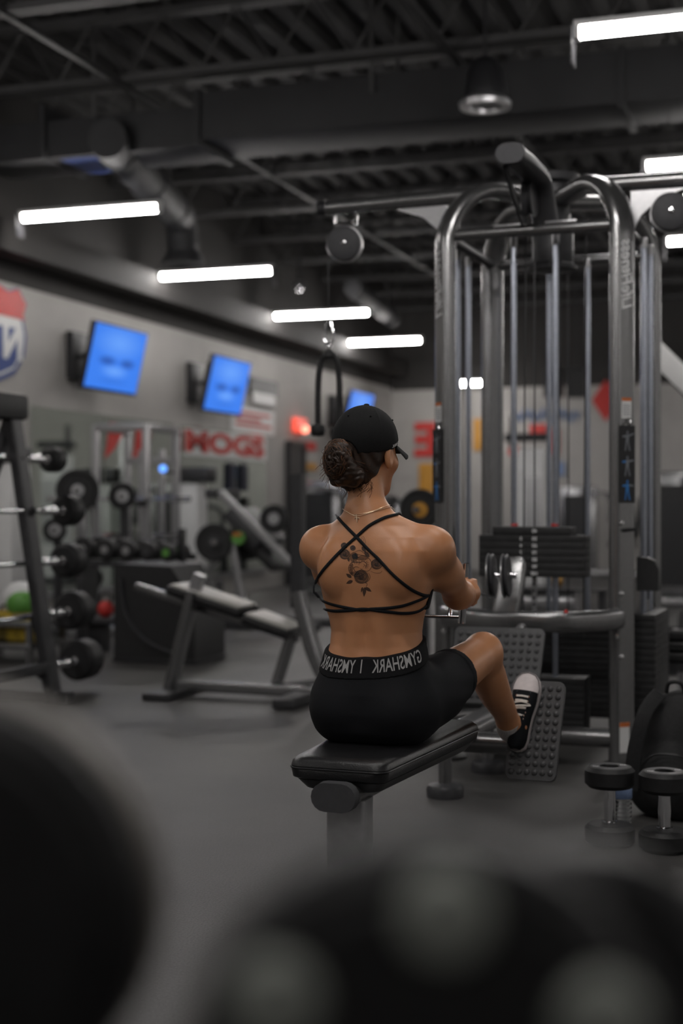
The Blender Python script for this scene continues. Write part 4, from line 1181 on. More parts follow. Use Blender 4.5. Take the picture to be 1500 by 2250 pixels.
# placards and stickers on the column faces
base, rad, tan = cols['frb']
def face_rect(base, rad, tan, t0, t1, z0, z1, off, th=0.003):
    o = base + rad * (0.032 + off)
    return MB().prism([o + tan * t0 + Vector((0, 0, z0)), o + tan * t1 + Vector((0, 0, z0)), o + tan * t1 + Vector((0, 0, z1)), o + tan * t0 + Vector((0, 0, z1))], rad * th)
for key, full in (('frb', True), ('flb', False)):
    base, rad, tan = cols[key]
    c_ = cols[key[:2]]
    pl = sp('warning_sticker', face_rect(base, rad, tan, -0.022, 0.022, 1.395, 1.475, 0.0005, 0.0006), M_WHITEPL, c_)
    sp('orange_header', face_rect(base, rad, tan, -0.022, 0.022, 1.462, 1.475, 0.0013, 0.0004), M_ORANGE, pl)
    for i in range(6):
        sp('print_line', face_rect(base, rad, tan, -0.017, 0.017, 1.405 + i * 0.008, 1.408 + i * 0.008, 0.0013, 0.0003), M_GREYPRINT, pl)
    pc = sp('exercise_placard', face_rect(base, rad, tan, -0.036, 0.036, 1.06, 1.365, 0.004, 0.004), M_BLACK, c_)
    sp('hook', MB().tube(smooth_path([base + rad * 0.036 + tan * -0.02 + Vector((0, 0, 1.36)), base + rad * 0.045 + Vector((0, 0, 1.393)), base + rad * 0.036 + tan * 0.02 + Vector((0, 0, 1.36))]), 0.003, 6), M_CHROME, pc)
    for i, (zf, mt) in enumerate(((1.30, M_GREYPRINT), (1.20, M_GREYPRINT), (1.105, M_FIGBLUE))):
        o = base + rad * 0.0405
        def fg(pts, mt_=mt):
            sp('printed_figure', MB().prism([o + tan * a + Vector((0, 0, zf + b)) for a, b in pts], rad * 0.0008), mt_, pc)
        fg([(-0.008, 0.0), (0.006, 0.0), (0.007, 0.03), (-0.007, 0.03)])
        fg([(-0.008, 0.0), (-0.002, 0.0), (-0.008, -0.035), (-0.013, -0.035)])
        fg([(0.0, 0.0), (0.006, 0.0), (0.013, -0.035), (0.008, -0.035)])
        fg([(-0.004, 0.033), (0.003, 0.033), (0.004, 0.043), (-0.004, 0.043)])
        fg([(0.005, 0.02), (0.005, 0.028), (0.03, 0.036 - i * 0.006), (0.03, 0.031 - i * 0.006)], M_GREYPRINT)
        fg([(-0.006, 0.018), (-0.006, 0.027), (-0.024, 0.024), (-0.024, 0.018)], M_FIGBLUE if i else mt)
    # vertical maker's mark
    lg = sp('maker_lettering', lettering('LifeFitness', base + rad * 0.0335 + Vector((0, 0, 1.96)), Vector((0, 0, -1)), tan, 0.066, True, 0.0012, shear=0.3), M_PRINT, c_)
base, rad, tan = cols['frb']
pl = sp('warning_sticker', face_rect(base, rad, tan, -0.03, 0.015, 0.07, 0.19, 0.0005, 0.0006), M_WHITEPL, cols['fr'])
sp('orange_header', face_rect(base, rad, tan, -0.03, 0.015, 0.172, 0.19, 0.0013, 0.0004), M_ORANGE, pl)
for s, zz in ((1, 0.70), (1, 0.45), (-1, 0.98)):
    sp('column_bolt', MB().lathe(base + rad * 0.032 + tan * -0.025 + Vector((0, 0, zz)), rad, [(0.011, 0), (0.010, 0.008), (0, 0.01)], 10), M_CHROME, cols['fr'])
sp('pin_on_tether', MB().tube([base + rad * 0.04 + tan * -0.02 + Vector((0, 0, 0.95)), base + rad * 0.045 + tan * 0.03 + Vector((0, 0, 0.955))], 0.007, 8), M_BLACK, cols['fr'])
# black shroud on the right station
sp('stack_shroud', MB().prism([(-0.905, 5.86, 0.70), (-0.82, 5.88, 0.70), (-0.82, 5.88, 0.79), (-0.835, 5.877, 0.82), (-0.865, 5.87, 0.835), (-0.905, 5.86, 0.84)], (0.0, 0.08, 0)), M_RUBBER)

# ------------------------------------------------------------------ rope attachment
rt = PULL
t = thing('rope_attachment', 'black twisted triceps rope hanging from a carabiner', 'rope', rt, m=True)
ring = [rt + Vector((0.018 * math.sin(a) * (1.15 - 0.35 * math.cos(a)), 0, -0.042 - 0.042 * -math.cos(a) - 0.0)) for a in [2 * PI * i / 24 for i in range(25)]]
ring = [rt + Vector((0.022 * math.sin(a) * (1.0 - 0.35 * math.cos(a)), 0, -0.05 + 0.05 * math.cos(a))) for a in [2 * PI * i / 24 for i in range(25)]]
part('carabiner', MB().tube(ring, 0.0042, 8, cap=False), M_CHROME, t)
part('swivel', MB().lathe(rt + Vector((0, 0, -0.10)), (0, 0, -1), [(0.006, -0.005), (0.010, 0), (0.010, 0.025), (0.006, 0.03)], 12), M_CHROME, t)
topc = rt + Vector((0, 0, -0.135))
def rope(path, r=0.0125):
    P = smooth_path(path, 8)
    L = [0.0]
    for i in range(1, len(P)): L.append(L[-1] + (P[i] - P[i - 1]).length)
    mb = MB()
    for st_ in range(3):
        pts = []
        for i, q in enumerate(P):
            tn = (P[min(i + 1, len(P) - 1)] - P[max(i - 1, 0)]).normalized()
            s_ = tn.cross(Vector((0, 1, 0))).normalized(); u_ = Vector((0, 1, 0))
            a = L[i] / 0.05 * 2 * PI + st_ * 2 * PI / 3
            pts.append(q + (s_ * math.cos(a) + u_ * math.sin(a)) * r * 0.55)
        mb.tube(pts, r * 0.62, 7)
    return mb
lft, rgt = m_v(698, 942, 5.785), m_v(742, 950, 5.785)
part('collar', MB().lathe(topc + Vector((0, 0, 0.01)), (0, 0, -1), [(0.014, 0), (0.022, 0.006), (0.026, 0.03), (0.02, 0.04)], 16), M_RUBBER, t)
def strand(end, s):
    return [topc, topc + Vector((s * 0.032, 0, -0.03)), topc + Vector((s * 0.045, 0, -0.09)), Vector((topc.x + s * 0.05, topc.y, (topc.z + end.z) / 2)), end]
for s, en in ((-1, lft), (1, rgt)):
    stn = []
    for i, q in enumerate(smooth_path(strand(en, s), 6)): stn.append(q)
    part('twisted_strand', rope(stn), M_RUBBER, t)
    part('rubber_end', MB().lathe(en, (0, 0, -1), [(0.014, -0.02), (0.031, -0.014), (0.034, 0.0), (0.03, 0.026), (0.024, 0.032), (0, 0.034)], 18), M_RUBBER, t)

# ------------------------------------------------------------------ rowing bench
BU = -1.225
bt = thing('rowing_bench', 'black vinyl rowing bench with oval-ended beam under the seated woman', 'bench', (BU, 3.6, 0), m=True)
def bp(name, mb, mt, parent=None, **k):
    return part(name, mb, mt, parent or bt, **k)
SZ = 0.432
def pad_ring(z, inset, crown=0.0):
    v0, v1 = 3.235 + inset, 3.985 - inset
    h0, h1 = 0.128 - inset, 0.165 - inset
    r = 0.035
    pts = []
    for (cu, cv, a0) in ((h1 - r, v1 - r, 0), (-h1 + r, v1 - r, PI / 2), (-h0 + r, v0 + r, PI), (h0 - r, v0 + r, 3 * PI / 2)):
        for i in range(6):
            a = a0 + PI / 2 * i / 5
            pts.append(Vector((BU + cu + r * math.cos(a), cv + r * math.sin(a), z)))
    return pts
mb = MB()
rings = [pad_ring(0.375, 0.012), pad_ring(0.380, 0.003), pad_ring(0.400, 0.0), pad_ring(0.404, 0.003), pad_ring(0.408, 0.0), pad_ring(0.420, 0.003), pad_ring(0.428, 0.012), pad_ring(0.432, 0.03)]
n = len(rings[0])
vs = [p for r in rings for p in r]
fs = [(i * n + j, i * n + (j + 1) % n, (i + 1) * n + (j + 1) % n, (i + 1) * n + j) for i in range(len(rings) - 1) for j in range(n)]
fs += [tuple(reversed(range(n))), tuple(range((len(rings) - 1) * n, len(rings) * n))]
mb.add(vs, fs)
pad_o = bp('seat_pad', mb, M_VINYL, angle=50)
seam = pad_ring(0.404, -0.0005)
bp('piping', MB().tube(seam + [seam[0]], 0.0025, 6, cap=False), M_BLACK, pad_o)
rings = [pad_ring(0.345, 0.045), pad_ring(0.35, 0.03), pad_ring(0.374, 0.012)]
mb = MB(); vs = [p for r in rings for p in r]
fs = [(i * n + j, i * n + (j + 1) % n, (i + 1) * n + (j + 1) % n, (i + 1) * n + j) for i in range(2) for j in range(n)] + [tuple(reversed(range(n))), tuple(range(2 * n, 3 * n))]
mb.add(vs, fs)
bp('pad_shell', mb, M_BLACK, pad_o)
# beam, leg, end cap
bm_o = bp('main_beam', MB().sweep([(BU + 0.008, 3.22, 0.345), (BU, 5.45, 0.318)], stadium(0.105, 0.062, 8)), M_FRAME)
bp('end_cap', MB().sweep([(BU + 0.008, 3.195, 0.345), (BU + 0.008, 3.225, 0.345)], stadium(0.118, 0.072, 8), scale=[0.97, 1.0]), M_MATTEGREY, bm_o)
bp('front_leg', MB().sweep([(BU + 0.01, 3.31, 0.0), (BU + 0.01, 3.31, 0.325)], rrect(0.10, 0.075, 0.01), up=(0, 1, 0)), M_SILVER)
bp('leg_foot', MB().box((BU + 0.01, 3.31, 0.012), (0.36, 0.12, 0.024), None, 0.008), M_SILVER)
for q, z1 in ((m_at(978, 1748, 5.12), 0.30), (m_at(1072, 1688, 5.6), 0.30)):
    lg = bp('support_leg', MB().tube([(q.x, q.y, 0.02), (q.x, q.y, z1)], 0.024, 16), M_FRAME)
    bp('foot_disc', MB().lathe((q.x, q.y, 0), (0, 0, 1), [(0.066, 0), (0.068, 0.03), (0.06, 0.042), (0.026, 0.05)], 26), M_GREYPLASTIC, lg)
    bp('leg_arm', MB().tube([(q.x, q.y, z1 - 0.01), (BU, q.y, z1 + 0.01)], 0.024, 10), M_FRAME, lg)
# foot plates
AL = math.radians(22)
TT = Vector((0, math.sin(AL), math.cos(AL)))
NN = Vector((0, -math.cos(AL), math.sin(AL)))
UX = Vector((1, 0, 0))
HEEL = Vector((-1.020, 4.264, 0.291))
def foot_plate(c, w_, h_, cols_, rows_, px, py, taper=0.0, name='foot_plate'):
    """a slab in the TT/UX plane with its front face through c"""
    out = rrect(w_, h_, 0.022, 4)
    pts = []
    for a, b in out:
        k_ = 1 - taper * (0.5 - b / h_)
        pts.append(c + UX * (a * k_) + TT * b)
    fp = bp(name, MB().prism(pts, NN * -0.016), M_FOOT)
    stud = None
    for i in range(cols_):
        for j in range(rows_):
            a = (i - (cols_ - 1) / 2) * px
            b = (j - (rows_ - 1) / 2) * py
            k_ = 1 - taper * (0.5 - b / h_)
            q = c + UX * (a * k_) + TT * b
            if stud is None:
                stud = bp('stud', MB().lathe(q, NN, [(0.0098, -0.001), (0.0086, 0.0044), (0.0048, 0.0074), (0, 0.0082)], 12), M_FOOT, fp)
                q0 = q
            else:
                s2 = stud.copy(); COL.objects.link(s2); s2.parent = fp; s2.location = q - q0
    return fp
PC = Vector((-0.974, 4.27, 0.305)) + TT * 0.06
foot_plate(PC, 0.172, 0.31, 6, 11, 0.0265, 0.0262, 0.10)
foot_plate(Vector((2 * BU - PC.x, PC.y, PC.z)), 0.172, 0.31, 6, 11, 0.0265, 0.0262, 0.10)
q = m_at(1090, 1462, 5.12)
foot_plate(q, 0.335, 0.285, 11, 9, 0.029, 0.029, 0.06, 'knee_plate')
zc = 0.30
bp('plate_axle', MB().tube([(2 * BU - PC.x - 0.05, PC.y + 0.07, zc), (PC.x + 0.05, PC.y + 0.07, zc)], 0.034, 16), M_FRAME)
for s in (-1, 1):
    bp('plate_bracket', MB().box((BU + s * (PC.x - BU), PC.y + 0.045, zc), (0.06, 0.06, 0.06), None, 0.01), M_FRAME)
bp('knee_plate_arm', MB().tube([(q.x, q.y + 0.03, q.z - 0.02), (q.x, VF - 0.27, zr - 0.02)], 0.025, 12), M_FRAME)

# ------------------------------------------------------------------ row handle held by the woman
HB = Vector((-1.231, 3.543, SZ))       # seat point of the woman, see below
GR = HB + Vector((0.118, 0.448, 0.365))
t = thing('row_handle', 'chrome double-grip row handle in the woman’s hands', 'handle', GR, m=True)
for s in (-1, 1):
    g0 = Vector((HB.x + s * 0.118, GR.y, GR.z))
    part('grip', MB().tube([g0 + Vector((-0.008 * s, 0.005, -0.09)), g0 + Vector((0.006 * s, -0.005, 0.085))], 0.0115, 16), M_CHROME, t)
lo = -0.072
part('cross_rod', MB().tube([Vector((HB.x - 0.118, GR.y, GR.z + lo)), Vector((HB.x + 0.118, GR.y, GR.z + lo))], 0.0055, 10), M_CHROME, t)
yk = Vector((HB.x, GR.y + 0.16, GR.z + 0.005))
for s in (-1, 1):
    part('yoke_arm', MB().tube([Vector((HB.x + s * 0.075, GR.y, GR.z + lo)), Vector((HB.x + s * 0.07, GR.y + 0.03, GR.z - 0.02)), yk], 0.007, 10), M_CHROME, t)
part('eye_ring', MB().lathe(yk + Vector((0, 0.015, 0)), (1, 0, 0), [(0.012, -0.005), (0.02, -0.005), (0.02, 0.005), (0.012, 0.005)], 16), M_CHROME, t)
part('pull_cable', MB().tube([yk + Vector((0, 0.03, 0)), PUL + Vector((-0.03, -0.02, -0.078))], 0.0032, 6), M_BLACK, t)

# ================================================================== THE WOMAN (x right, y forward, z up from the seat point HB)
A3 = np.array
def _len(v): return np.sqrt((v * v).sum(-1))
def ell(P, c, r):
    c, r = A3(c, dtype=float), A3(r, dtype=float)
    q = (P - c) / r
    k0 = _len(q); k1 = _len(q / r) + 1e-9
    return k0 * (k0 - 1.0) / k1
def cap_(P, a, b, ra, rb):
    a, b = A3(a, dtype=float), A3(b, dtype=float)
    d = b - a
    t = np.clip(((P - a) @ d) / (d @ d), 0, 1)
    return _len(P - a - t[:, None] * d) - (ra + (rb - ra) * t)
def smin(a, b, k):
    h = np.clip(0.5 + 0.5 * (b - a) / k, 0, 1)
    return b * (1 - h) + a * h - k * h * (1 - h)
def smax(a, b, k): return -smin(-a, -b, k)

HC = A3((-0.030, 0.018, 0.757))          # head centre
HY = math.radians(12)                    # head turned to the right
HPIT = math.radians(4)
def head_frame(P):
    d = P - HC
    x = d[:, 0] * math.cos(HY) - d[:, 1] * math.sin(HY)
    y = d[:, 0] * math.sin(HY) + d[:, 1] * math.cos(HY)
    z = d[:, 2]
    y2 = y * math.cos(HPIT) - z * math.sin(HPIT)
    z2 = y * math.sin(HPIT) + z * math.cos(HPIT)
    return np.stack((x, y2, z2), -1)
def from_head(q):
    x, y2, z2 = q
    y = y2 * math.cos(HPIT) + z2 * math.sin(HPIT)
    z = -y2 * math.sin(HPIT) + z2 * math.cos(HPIT)
    return Vector((HC[0] + x * math.cos(HY) + y * math.sin(HY), HC[1] - x * math.sin(HY) + y * math.cos(HY), HC[2] + z))

TZ = [-0.02, 0.03, 0.08, 0.13, 0.17, 0.21, 0.25, 0.285, 0.32, 0.36, 0.41, 0.46, 0.50, 0.535, 0.565, 0.60, 0.64]
TW = [0.116, 0.142, 0.152, 0.151, 0.145, 0.134, 0.124, 0.122, 0.127, 0.139, 0.150, 0.155, 0.153, 0.132, 0.088, 0.056, 0.050]
TD = [0.085, 0.108, 0.115, 0.110, 0.100, 0.090, 0.084, 0.082, 0.086, 0.093, 0.100, 0.102, 0.096, 0.084, 0.070, 0.058, 0.050]
TY = [0.000, 0.000, 0.000, 0.000, 0.002, 0.006, 0.012, 0.014, 0.012, 0.008, 0.003, 0.000, -0.002, -0.002, -0.004, -0.008, -0.006]
TX = [0.0, 0.0, 0.0, 0.0, 0.0, 0.0, 0.0, 0.0, 0.0, 0.0, 0.002, 0.004, 0.006, 0.002, -0.006, -0.014, -0.02]
HIP, KNEE, ANK = (0.088, 0.02, 0.092), (0.186, 0.402, 0.195), (0.192, 0.682, -0.040)
SHO, ELB, WRI = (0.158, 0.012, 0.498), (0.160, 0.235, 0.372), (0.140, 0.385, 0.362)

def sub(P, m_, f):
    d = np.full(len(P), 0.5)
    if m_.any(): d[m_] = f(P[m_])
    return d

def leg_side(P):                         # right limbs; the left ones are met through |x|
    d = cap_(P, HIP, KNEE, 0.088, 0.053)
    d = smin(d, ell(P, (0.110, 0.14, 0.108), (0.075, 0.13, 0.075)), 0.05)
    k = A3(KNEE)
    d = smin(d, ell(P, k + A3((0.0, 0.012, 0.004)), (0.046, 0.044, 0.050)), 0.03)
    an = A3(ANK)
    ts = np.linspace(0, 1, 13)
    rs = np.interp(ts, [0, 0.12, 0.28, 0.45, 0.65, 0.85, 1.0], [0.046, 0.0485, 0.0510, 0.0490, 0.0425, 0.0365, 0.034])
    bk = np.sin(np.clip(ts * 1.25, 0, 1) * PI)[:, None] * A3((0.0, -0.012, -0.012))
    ps = k + (an - k) * ts[:, None] + bk
    calf = cap_(P, ps[0], ps[1], rs[0], rs[1])
    for i in range(1, 12):
        calf = np.minimum(calf, cap_(P, ps[i], ps[i + 1], rs[i], rs[i + 1]))
    return smin(d, calf, 0.022)

def arm_side(P):
    up = cap_(P, SHO, ELB, 0.050, 0.036)
    up = smin(up, ell(P, (0.152, 0.012, 0.504), (0.056, 0.058, 0.058)), 0.03)
    up = smin(up, ell(P, (0.160, 0.10, 0.432), (0.043, 0.07, 0.046)), 0.03)
    fo = cap_(P, ELB, WRI, 0.036, 0.024)
    fo = smin(fo, ell(P, A3(ELB) * 0.68 + A3(WRI) * 0.32, (0.037, 0.062, 0.038)), 0.03)
    return smin(up, fo, 0.02)

def hand_side(P):
    g = A3((0.118, 0.448, 0.365))
    d = cap_(P, WRI, (0.146, 0.430, 0.365), 0.024, 0.026)
    d = smin(d, ell(P, (0.145, 0.442, 0.366), (0.015, 0.040, 0.041)), 0.014)
    rf = 0.0088
    for i, (dz, ln) in enumerate(((0.030, 0.0), (0.010, 0.003), (-0.010, 0.002), (-0.029, -0.003))):
        pts = [(0.144, 0.470, 0.366 + dz), (0.130, 0.4765 + ln, 0.365 + dz), (0.108, 0.470 + ln, 0.364 + dz), (0.0985, 0.452, 0.363 + dz), (0.1035, 0.434, 0.363 + dz)]
        f = None
        for a, b in zip(pts[:-1], pts[1:]):
            c = cap_(P, a, b, rf, rf * 0.95)
            f = c if f is None else np.minimum(f, c)
        d = smin(d, f, 0.006)
    th = np.minimum(cap_(P, (0.138, 0.420, 0.388), (0.119, 0.424, 0.402), 0.013, 0.0105), cap_(P, (0.119, 0.424, 0.402), (0.098, 0.444, 0.410), 0.0105, 0.0088))
    return smin(d, th, 0.01)

def foot_side(P):
    o = A3(HEEL - HB)
    t_, n_ = A3(TT), A3(NN)
    d = cap_(P, ANK, o + t_ * 0.075 + n_ * 0.045, 0.033, 0.034)
    d = smin(d, cap_(P, o + t_ * 0.035 + n_ * 0.035, o + t_ * 0.18 + n_ * 0.025, 0.026, 0.02), 0.02)
    return d

def torso_f(P):
    P = np.asarray(P, dtype=float)
    z = P[:, 2]
    w_, d_ = np.interp(z, TZ, TW), np.interp(z, TZ, TD)
    x = P[:, 0] - np.interp(z, TZ, TX)
    y = P[:, 1] - np.interp(z, TZ, TY)
    p = 2.35
    q = (np.abs(x / w_) ** p + np.abs(y / d_) ** p) ** (1 / p)
    tor = (q - 1) * np.minimum(w_, d_)
    tor = smax(tor, z - 0.62, 0.02)
    tor = smax(tor, -0.0 - z, 0.05)
    Q = P.copy(); Q[:, 0] = np.abs(P[:, 0])
    tor = smin(tor, ell(Q, (0.076, -0.022, 0.082), (0.080, 0.100, 0.082)), 0.03)
    # shoulder blades, spinal muscles and the furrow of the spine
    tor = smin(tor, ell(Q, (0.090, -0.070, 0.452), (0.040, 0.034, 0.064)), 0.028)
    tor = smin(tor, ell(Q, (0.034, -0.058, 0.300), (0.022, 0.020, 0.095)), 0.03)
    fur = cap_(P, (0.0, -0.118, 0.25), (0.002, -0.126, 0.50), 0.032, 0.028)
    tor = smax(tor, -fur, 0.02)
    # chest
    tor = smin(tor, ell(Q, (0.066, 0.084, 0.408), (0.058, 0.048, 0.056)), 0.025)
    # neck and trapezius
    neck = cap_(P, (-0.014, -0.016, 0.565), (-0.026, -0.004, 0.70), 0.050, 0.047)
    tor = smin(tor, neck, 0.028)
    tl = cap_(P, (-0.042, -0.016, 0.588), (-0.128, 0.006, 0.528), 0.022, 0.033)
    tr = cap_(P, (0.018, -0.016, 0.588), (0.130, 0.006, 0.530), 0.022, 0.033)
    tor = smin(tor, np.minimum(tl, tr), 0.03)
    return tor

def body(P):
    P = np.asarray(P, dtype=float)
    z = P[:, 2]
    Q = P.copy(); Q[:, 0] = np.abs(P[:, 0])
    ax_, y_ = Q[:, 0], P[:, 1]
    d = smin(torso_f(P), sub(Q, (z < 0.36), leg_side), 0.028)
    d = smin(d, sub(Q, (z > 0.22) & (z < 0.66) & (ax_ > 0.0) & (y_ < 0.55), arm_side), 0.024)
    d = smin(d, sub(Q, (y_ > 0.52) & (z < 0.2), foot_side), 0.015)
    d = smin(d, sub(Q, (y_ > 0.28) & (z > 0.22) & (z < 0.52), hand_side), 0.008)
    return smin(d, sub(P, z > 0.52, head_f), 0.02)

def head_f(P):
    h = head_frame(P)
    H = h.copy(); H[:, 0] = np.abs(h[:, 0])
    hd = ell(h, (0, -0.012, 0.030), (0.073, 0.092, 0.086))
    hd = smin(hd, ell(h, (0, 0.028, -0.030), (0.060, 0.063, 0.082)), 0.03)
    hd = smin(hd, ell(h, (0, 0.050, -0.092), (0.037, 0.036, 0.026)), 0.03)
    hd = smin(hd, ell(H, (0.046, 0.052, -0.024), (0.018, 0.022, 0.020)), 0.02)
    hd = smax(hd, -ell(H, (0.030, 0.098, 0.002), (0.017, 0.016, 0.011)), 0.012)
    nose = cap_(h, (0, 0.088, 0.002), (0, 0.104, -0.034), 0.007, 0.011)
    hd = smin(hd, nose, 0.012)
    hd = smin(hd, ell(h, (0, 0.086, -0.064), (0.021, 0.010, 0.005)), 0.006)
    hd = smin(hd, ell(h, (0, 0.084, -0.073), (0.018, 0.010, 0.006)), 0.006)
    ear = ell(H, (0.0735, -0.004, -0.014), (0.0085, 0.019, 0.031))
    ear = smax(ear, -ell(H, (0.083, 0.001, -0.010), (0.006, 0.010, 0.019)), 0.006)
    return smin(hd, ear, 0.006)

def surface_nets(f, lo, hi, h, block=8):
    """dense grid filled block by block near the surface, then naive surface nets"""
    lo, hi = A3(lo, dtype=float), A3(hi, dtype=float)
    n = np.ceil((hi - lo) / h / block).astype(int)
    N = n * block + 1
    D = np.full(N, 1.0, dtype=np.float32)
    g = np.stack(np.meshgrid(*[np.arange(k) for k in n], indexing='ij'), -1).reshape(-1, 3)
    cen = lo + (g + 0.5) * block * h
    dc = f(cen)
    lim = block * h * 0.87 * 1.35
    for b_, v_ in zip(g[dc < -lim], dc[dc < -lim]):
        i = b_ * block
        D[i[0]:i[0] + block, i[1]:i[1] + block, i[2]:i[2] + block] = -1.0
    act = g[np.abs(dc) <= lim]
    loc = np.stack(np.meshgrid(*[np.arange(block + 1)] * 3, indexing='ij'), -1).reshape(-1, 3)
    CH = 120
    for s in range(0, len(act), CH):
        a = act[s:s + CH]
        pts = (lo + ((a[:, None, :] * block) + loc[None]) * h).reshape(-1, 3)
        v = f(pts).astype(np.float32).reshape(len(a), block + 1, block + 1, block + 1)
        for j, b_ in enumerate(a):
            i = b_ * block
            D[i[0]:i[0] + block + 1, i[1]:i[1] + block + 1, i[2]:i[2] + block + 1] = v[j]
    S = D < 0
    cs = [S[i:N[0] - 1 + i, j:N[1] - 1 + j, k:N[2] - 1 + k] for i in (0, 1) for j in (0, 1) for k in (0, 1)]
    anyv = cs[0].copy(); allv = cs[0].copy()
    for c in cs[1:]:
        anyv |= c; allv &= c
    cells = np.argwhere(anyv & ~allv)
    offs = A3([(i, j, k) for i in (0, 1) for j in (0, 1) for k in (0, 1)])
    vals = np.stack([D[cells[:, 0] + o[0], cells[:, 1] + o[1], cells[:, 2] + o[2]] for o in offs], -1)
    acc = np.zeros((len(cells), 3)); cnt = np.zeros(len(cells))
    for a in range(8):
        for b in range(a + 1, 8):
            if np.abs(offs[a] - offs[b]).sum() != 1: continue
            va, vb = vals[:, a], vals[:, b]
            m_ = (va < 0) != (vb < 0)
            t = np.where(m_, va / np.where(m_, va - vb, 1), 0)
            acc += np.where(m_[:, None], offs[a] + t[:, None] * (offs[b] - offs[a]), 0)
            cnt += m_
    V = lo + (cells + acc / cnt[:, None]) * h
    idx = np.full(N - 1, -1, dtype=np.int64)
    idx[cells[:, 0], cells[:, 1], cells[:, 2]] = np.arange(len(cells))
    F = []
    for ax in range(3):
        o1, o2 = [(1, 2), (2, 0), (0, 1)][ax]
        s0 = [slice(None)] * 3; s1 = [slice(None)] * 3
        s0[ax] = slice(0, -1); s1[ax] = slice(1, None)
        e = np.argwhere(S[tuple(s0)] != S[tuple(s1)])
        e = e[(e[:, o1] > 0) & (e[:, o2] > 0) & (e[:, o1] < N[o1] - 1) & (e[:, o2] < N[o2] - 1)]
        d1 = np.zeros(3, int); d1[o1] = 1
        d2 = np.zeros(3, int); d2[o2] = 1
        def ix(q): return idx[q[:, 0], q[:, 1], q[:, 2]]
        quad = np.stack((ix(e - d1 - d2), ix(e - d2), ix(e), ix(e - d1)), -1)
        ins = S[tuple(e.T)]
        quad[~ins] = quad[~ins][:, ::-1]
        F.append(quad)
    F = np.concatenate(F)
    F = F[(F >= 0).all(1)]
    return V, F

def np_mesh(name, V, F, mt, parent=None, angle=180, label=None, base=None):
    me = bpy.data.meshes.new(name)
    me.vertices.add(len(V)); me.vertices.foreach_set('co', np.asarray(V, dtype=np.float32).ravel())
    k = F.shape[1]
    me.loops.add(F.size); me.loops.foreach_set('vertex_index', F.astype(np.int32).ravel())
    me.polygons.add(len(F))
    me.polygons.foreach_set('loop_start', np.arange(0, F.size, k, dtype=np.int32))
    me.polygons.foreach_set('loop_total', np.full(len(F), k, dtype=np.int32))
    me.update(calc_edges=True)
    me.validate()
    me.materials.append(mt)
    me.polygons.foreach_set('use_smooth', np.ones(len(me.polygons), dtype=bool))
    o = bpy.data.objects.new(name, me)
    COL.objects.link(o)
    if parent: o.parent = parent
    if label: o['label'] = label
    return o

V_, F_ = surface_nets(body, (-0.26, -0.17, -0.16), (0.27, 0.82, 0.90), 0.0036)
woman = np_mesh('person', V_, F_, M_SKIN)
woman.matrix_world = RM @ Matrix.Translation(HB)
BASE[woman] = Vector(HB)
tag(woman, 'woman in black cap and shorts seated with her back turned, pulling a row handle', 'person')

def wpart(name, mb, mt, parent=None, label=None, angle=40):
    """vertices of mb in the woman's own axes"""
    return part(name, MB().add([Vector(p) + HB for p in mb.v], mb.f), mt, parent or woman, label, angle)
def sdf_part(name, f, lo, hi, h, mt, parent=None, label=None):
    V, F = surface_nets(f, lo, hi, h)
    return np_mesh(name, V, F, mt, parent or woman, label=label)

def normal_at(p, f=body, e=0.002):
    q = A3([p] * 6, dtype=float)
    for i in range(3):
        q[2 * i, i] += e; q[2 * i + 1, i] -= e
    v = f(q)
    n = Vector((v[0] - v[1], v[2] - v[3], v[4] - v[5]))
    return n.normalized()
def normals_at(Pn, f=body, e=0.002):
    Pn = np.asarray(Pn, dtype=float)
    g = np.stack([f(Pn + e * A3(a_, dtype=float)) - f(Pn - e * A3(a_, dtype=float)) for a_ in ((1, 0, 0), (0, 1, 0), (0, 0, 1))], -1)
    return g / (_len(g)[:, None] + 1e-12)
def hits(pix, f=body):
    """where lines of sight meet the woman's back, in her own axes"""
    o = A3(Vector((0, 0, CAM_H)) - HB, dtype=float)
    dirs = A3([list(ray(x, y, TH + DM).normalized()) for x, y in pix], dtype=float)
    t = np.full(len(pix), 3.15)
    for _ in range(70):
        d = f(o + dirs * t[:, None])
        t = t + np.clip(d, -0.02, 0.2) * 0.6
        t = np.minimum(t, 4.4)
    return o + dirs * t[:, None]
def on_skin(pix, off=0.003, sub=5):
    px_ = [(p.x, p.y) for p in smooth_path([(x, y, 0) for x, y in pix], sub)]
    P = hits(px_)
    return [Vector(p) for p in P + normals_at(P) * off]

# ---- shorts and waistband
def zwaist(P): return 0.250 + 0.30 * P[:, 1] + 0.05 * P[:, 0]
thd = A3(KNEE, dtype=float) - A3(HIP, dtype=float); thd /= np.linalg.norm(thd)
def lower(P):
    Q = P.copy(); Q[:, 0] = np.abs(P[:, 0])
    return (Q - A3(HIP)) @ thd
def wrinkle(P):
    s = lower(P)
    return 0.0010 * np.sin(P[:, 2] * 120 + P[:, 0] * 40) * np.clip((s - 0.02) * 8, 0, 1)
def shorts_f(P):
    b = body(P) - 0.0042 - wrinkle(P)
    cut = np.maximum(P[:, 2] - zwaist(P) + 0.030, lower(P) - 0.242)
    cut = np.maximum(cut, P[:, 1] - 0.40)
    hem = np.maximum(body(P) - 0.0062, np.maximum(np.abs(lower(P) - 0.232) - 0.011, P[:, 1] - 0.42))
    return np.minimum(smax(b, cut, 0.003), np.maximum(hem, P[:, 2] - 0.3))
sdf_part('shorts', shorts_f, (-0.22, -0.17, -0.03), (0.24, 0.42, 0.29), 0.0036, M_BLACKFAB)
BH = 0.050
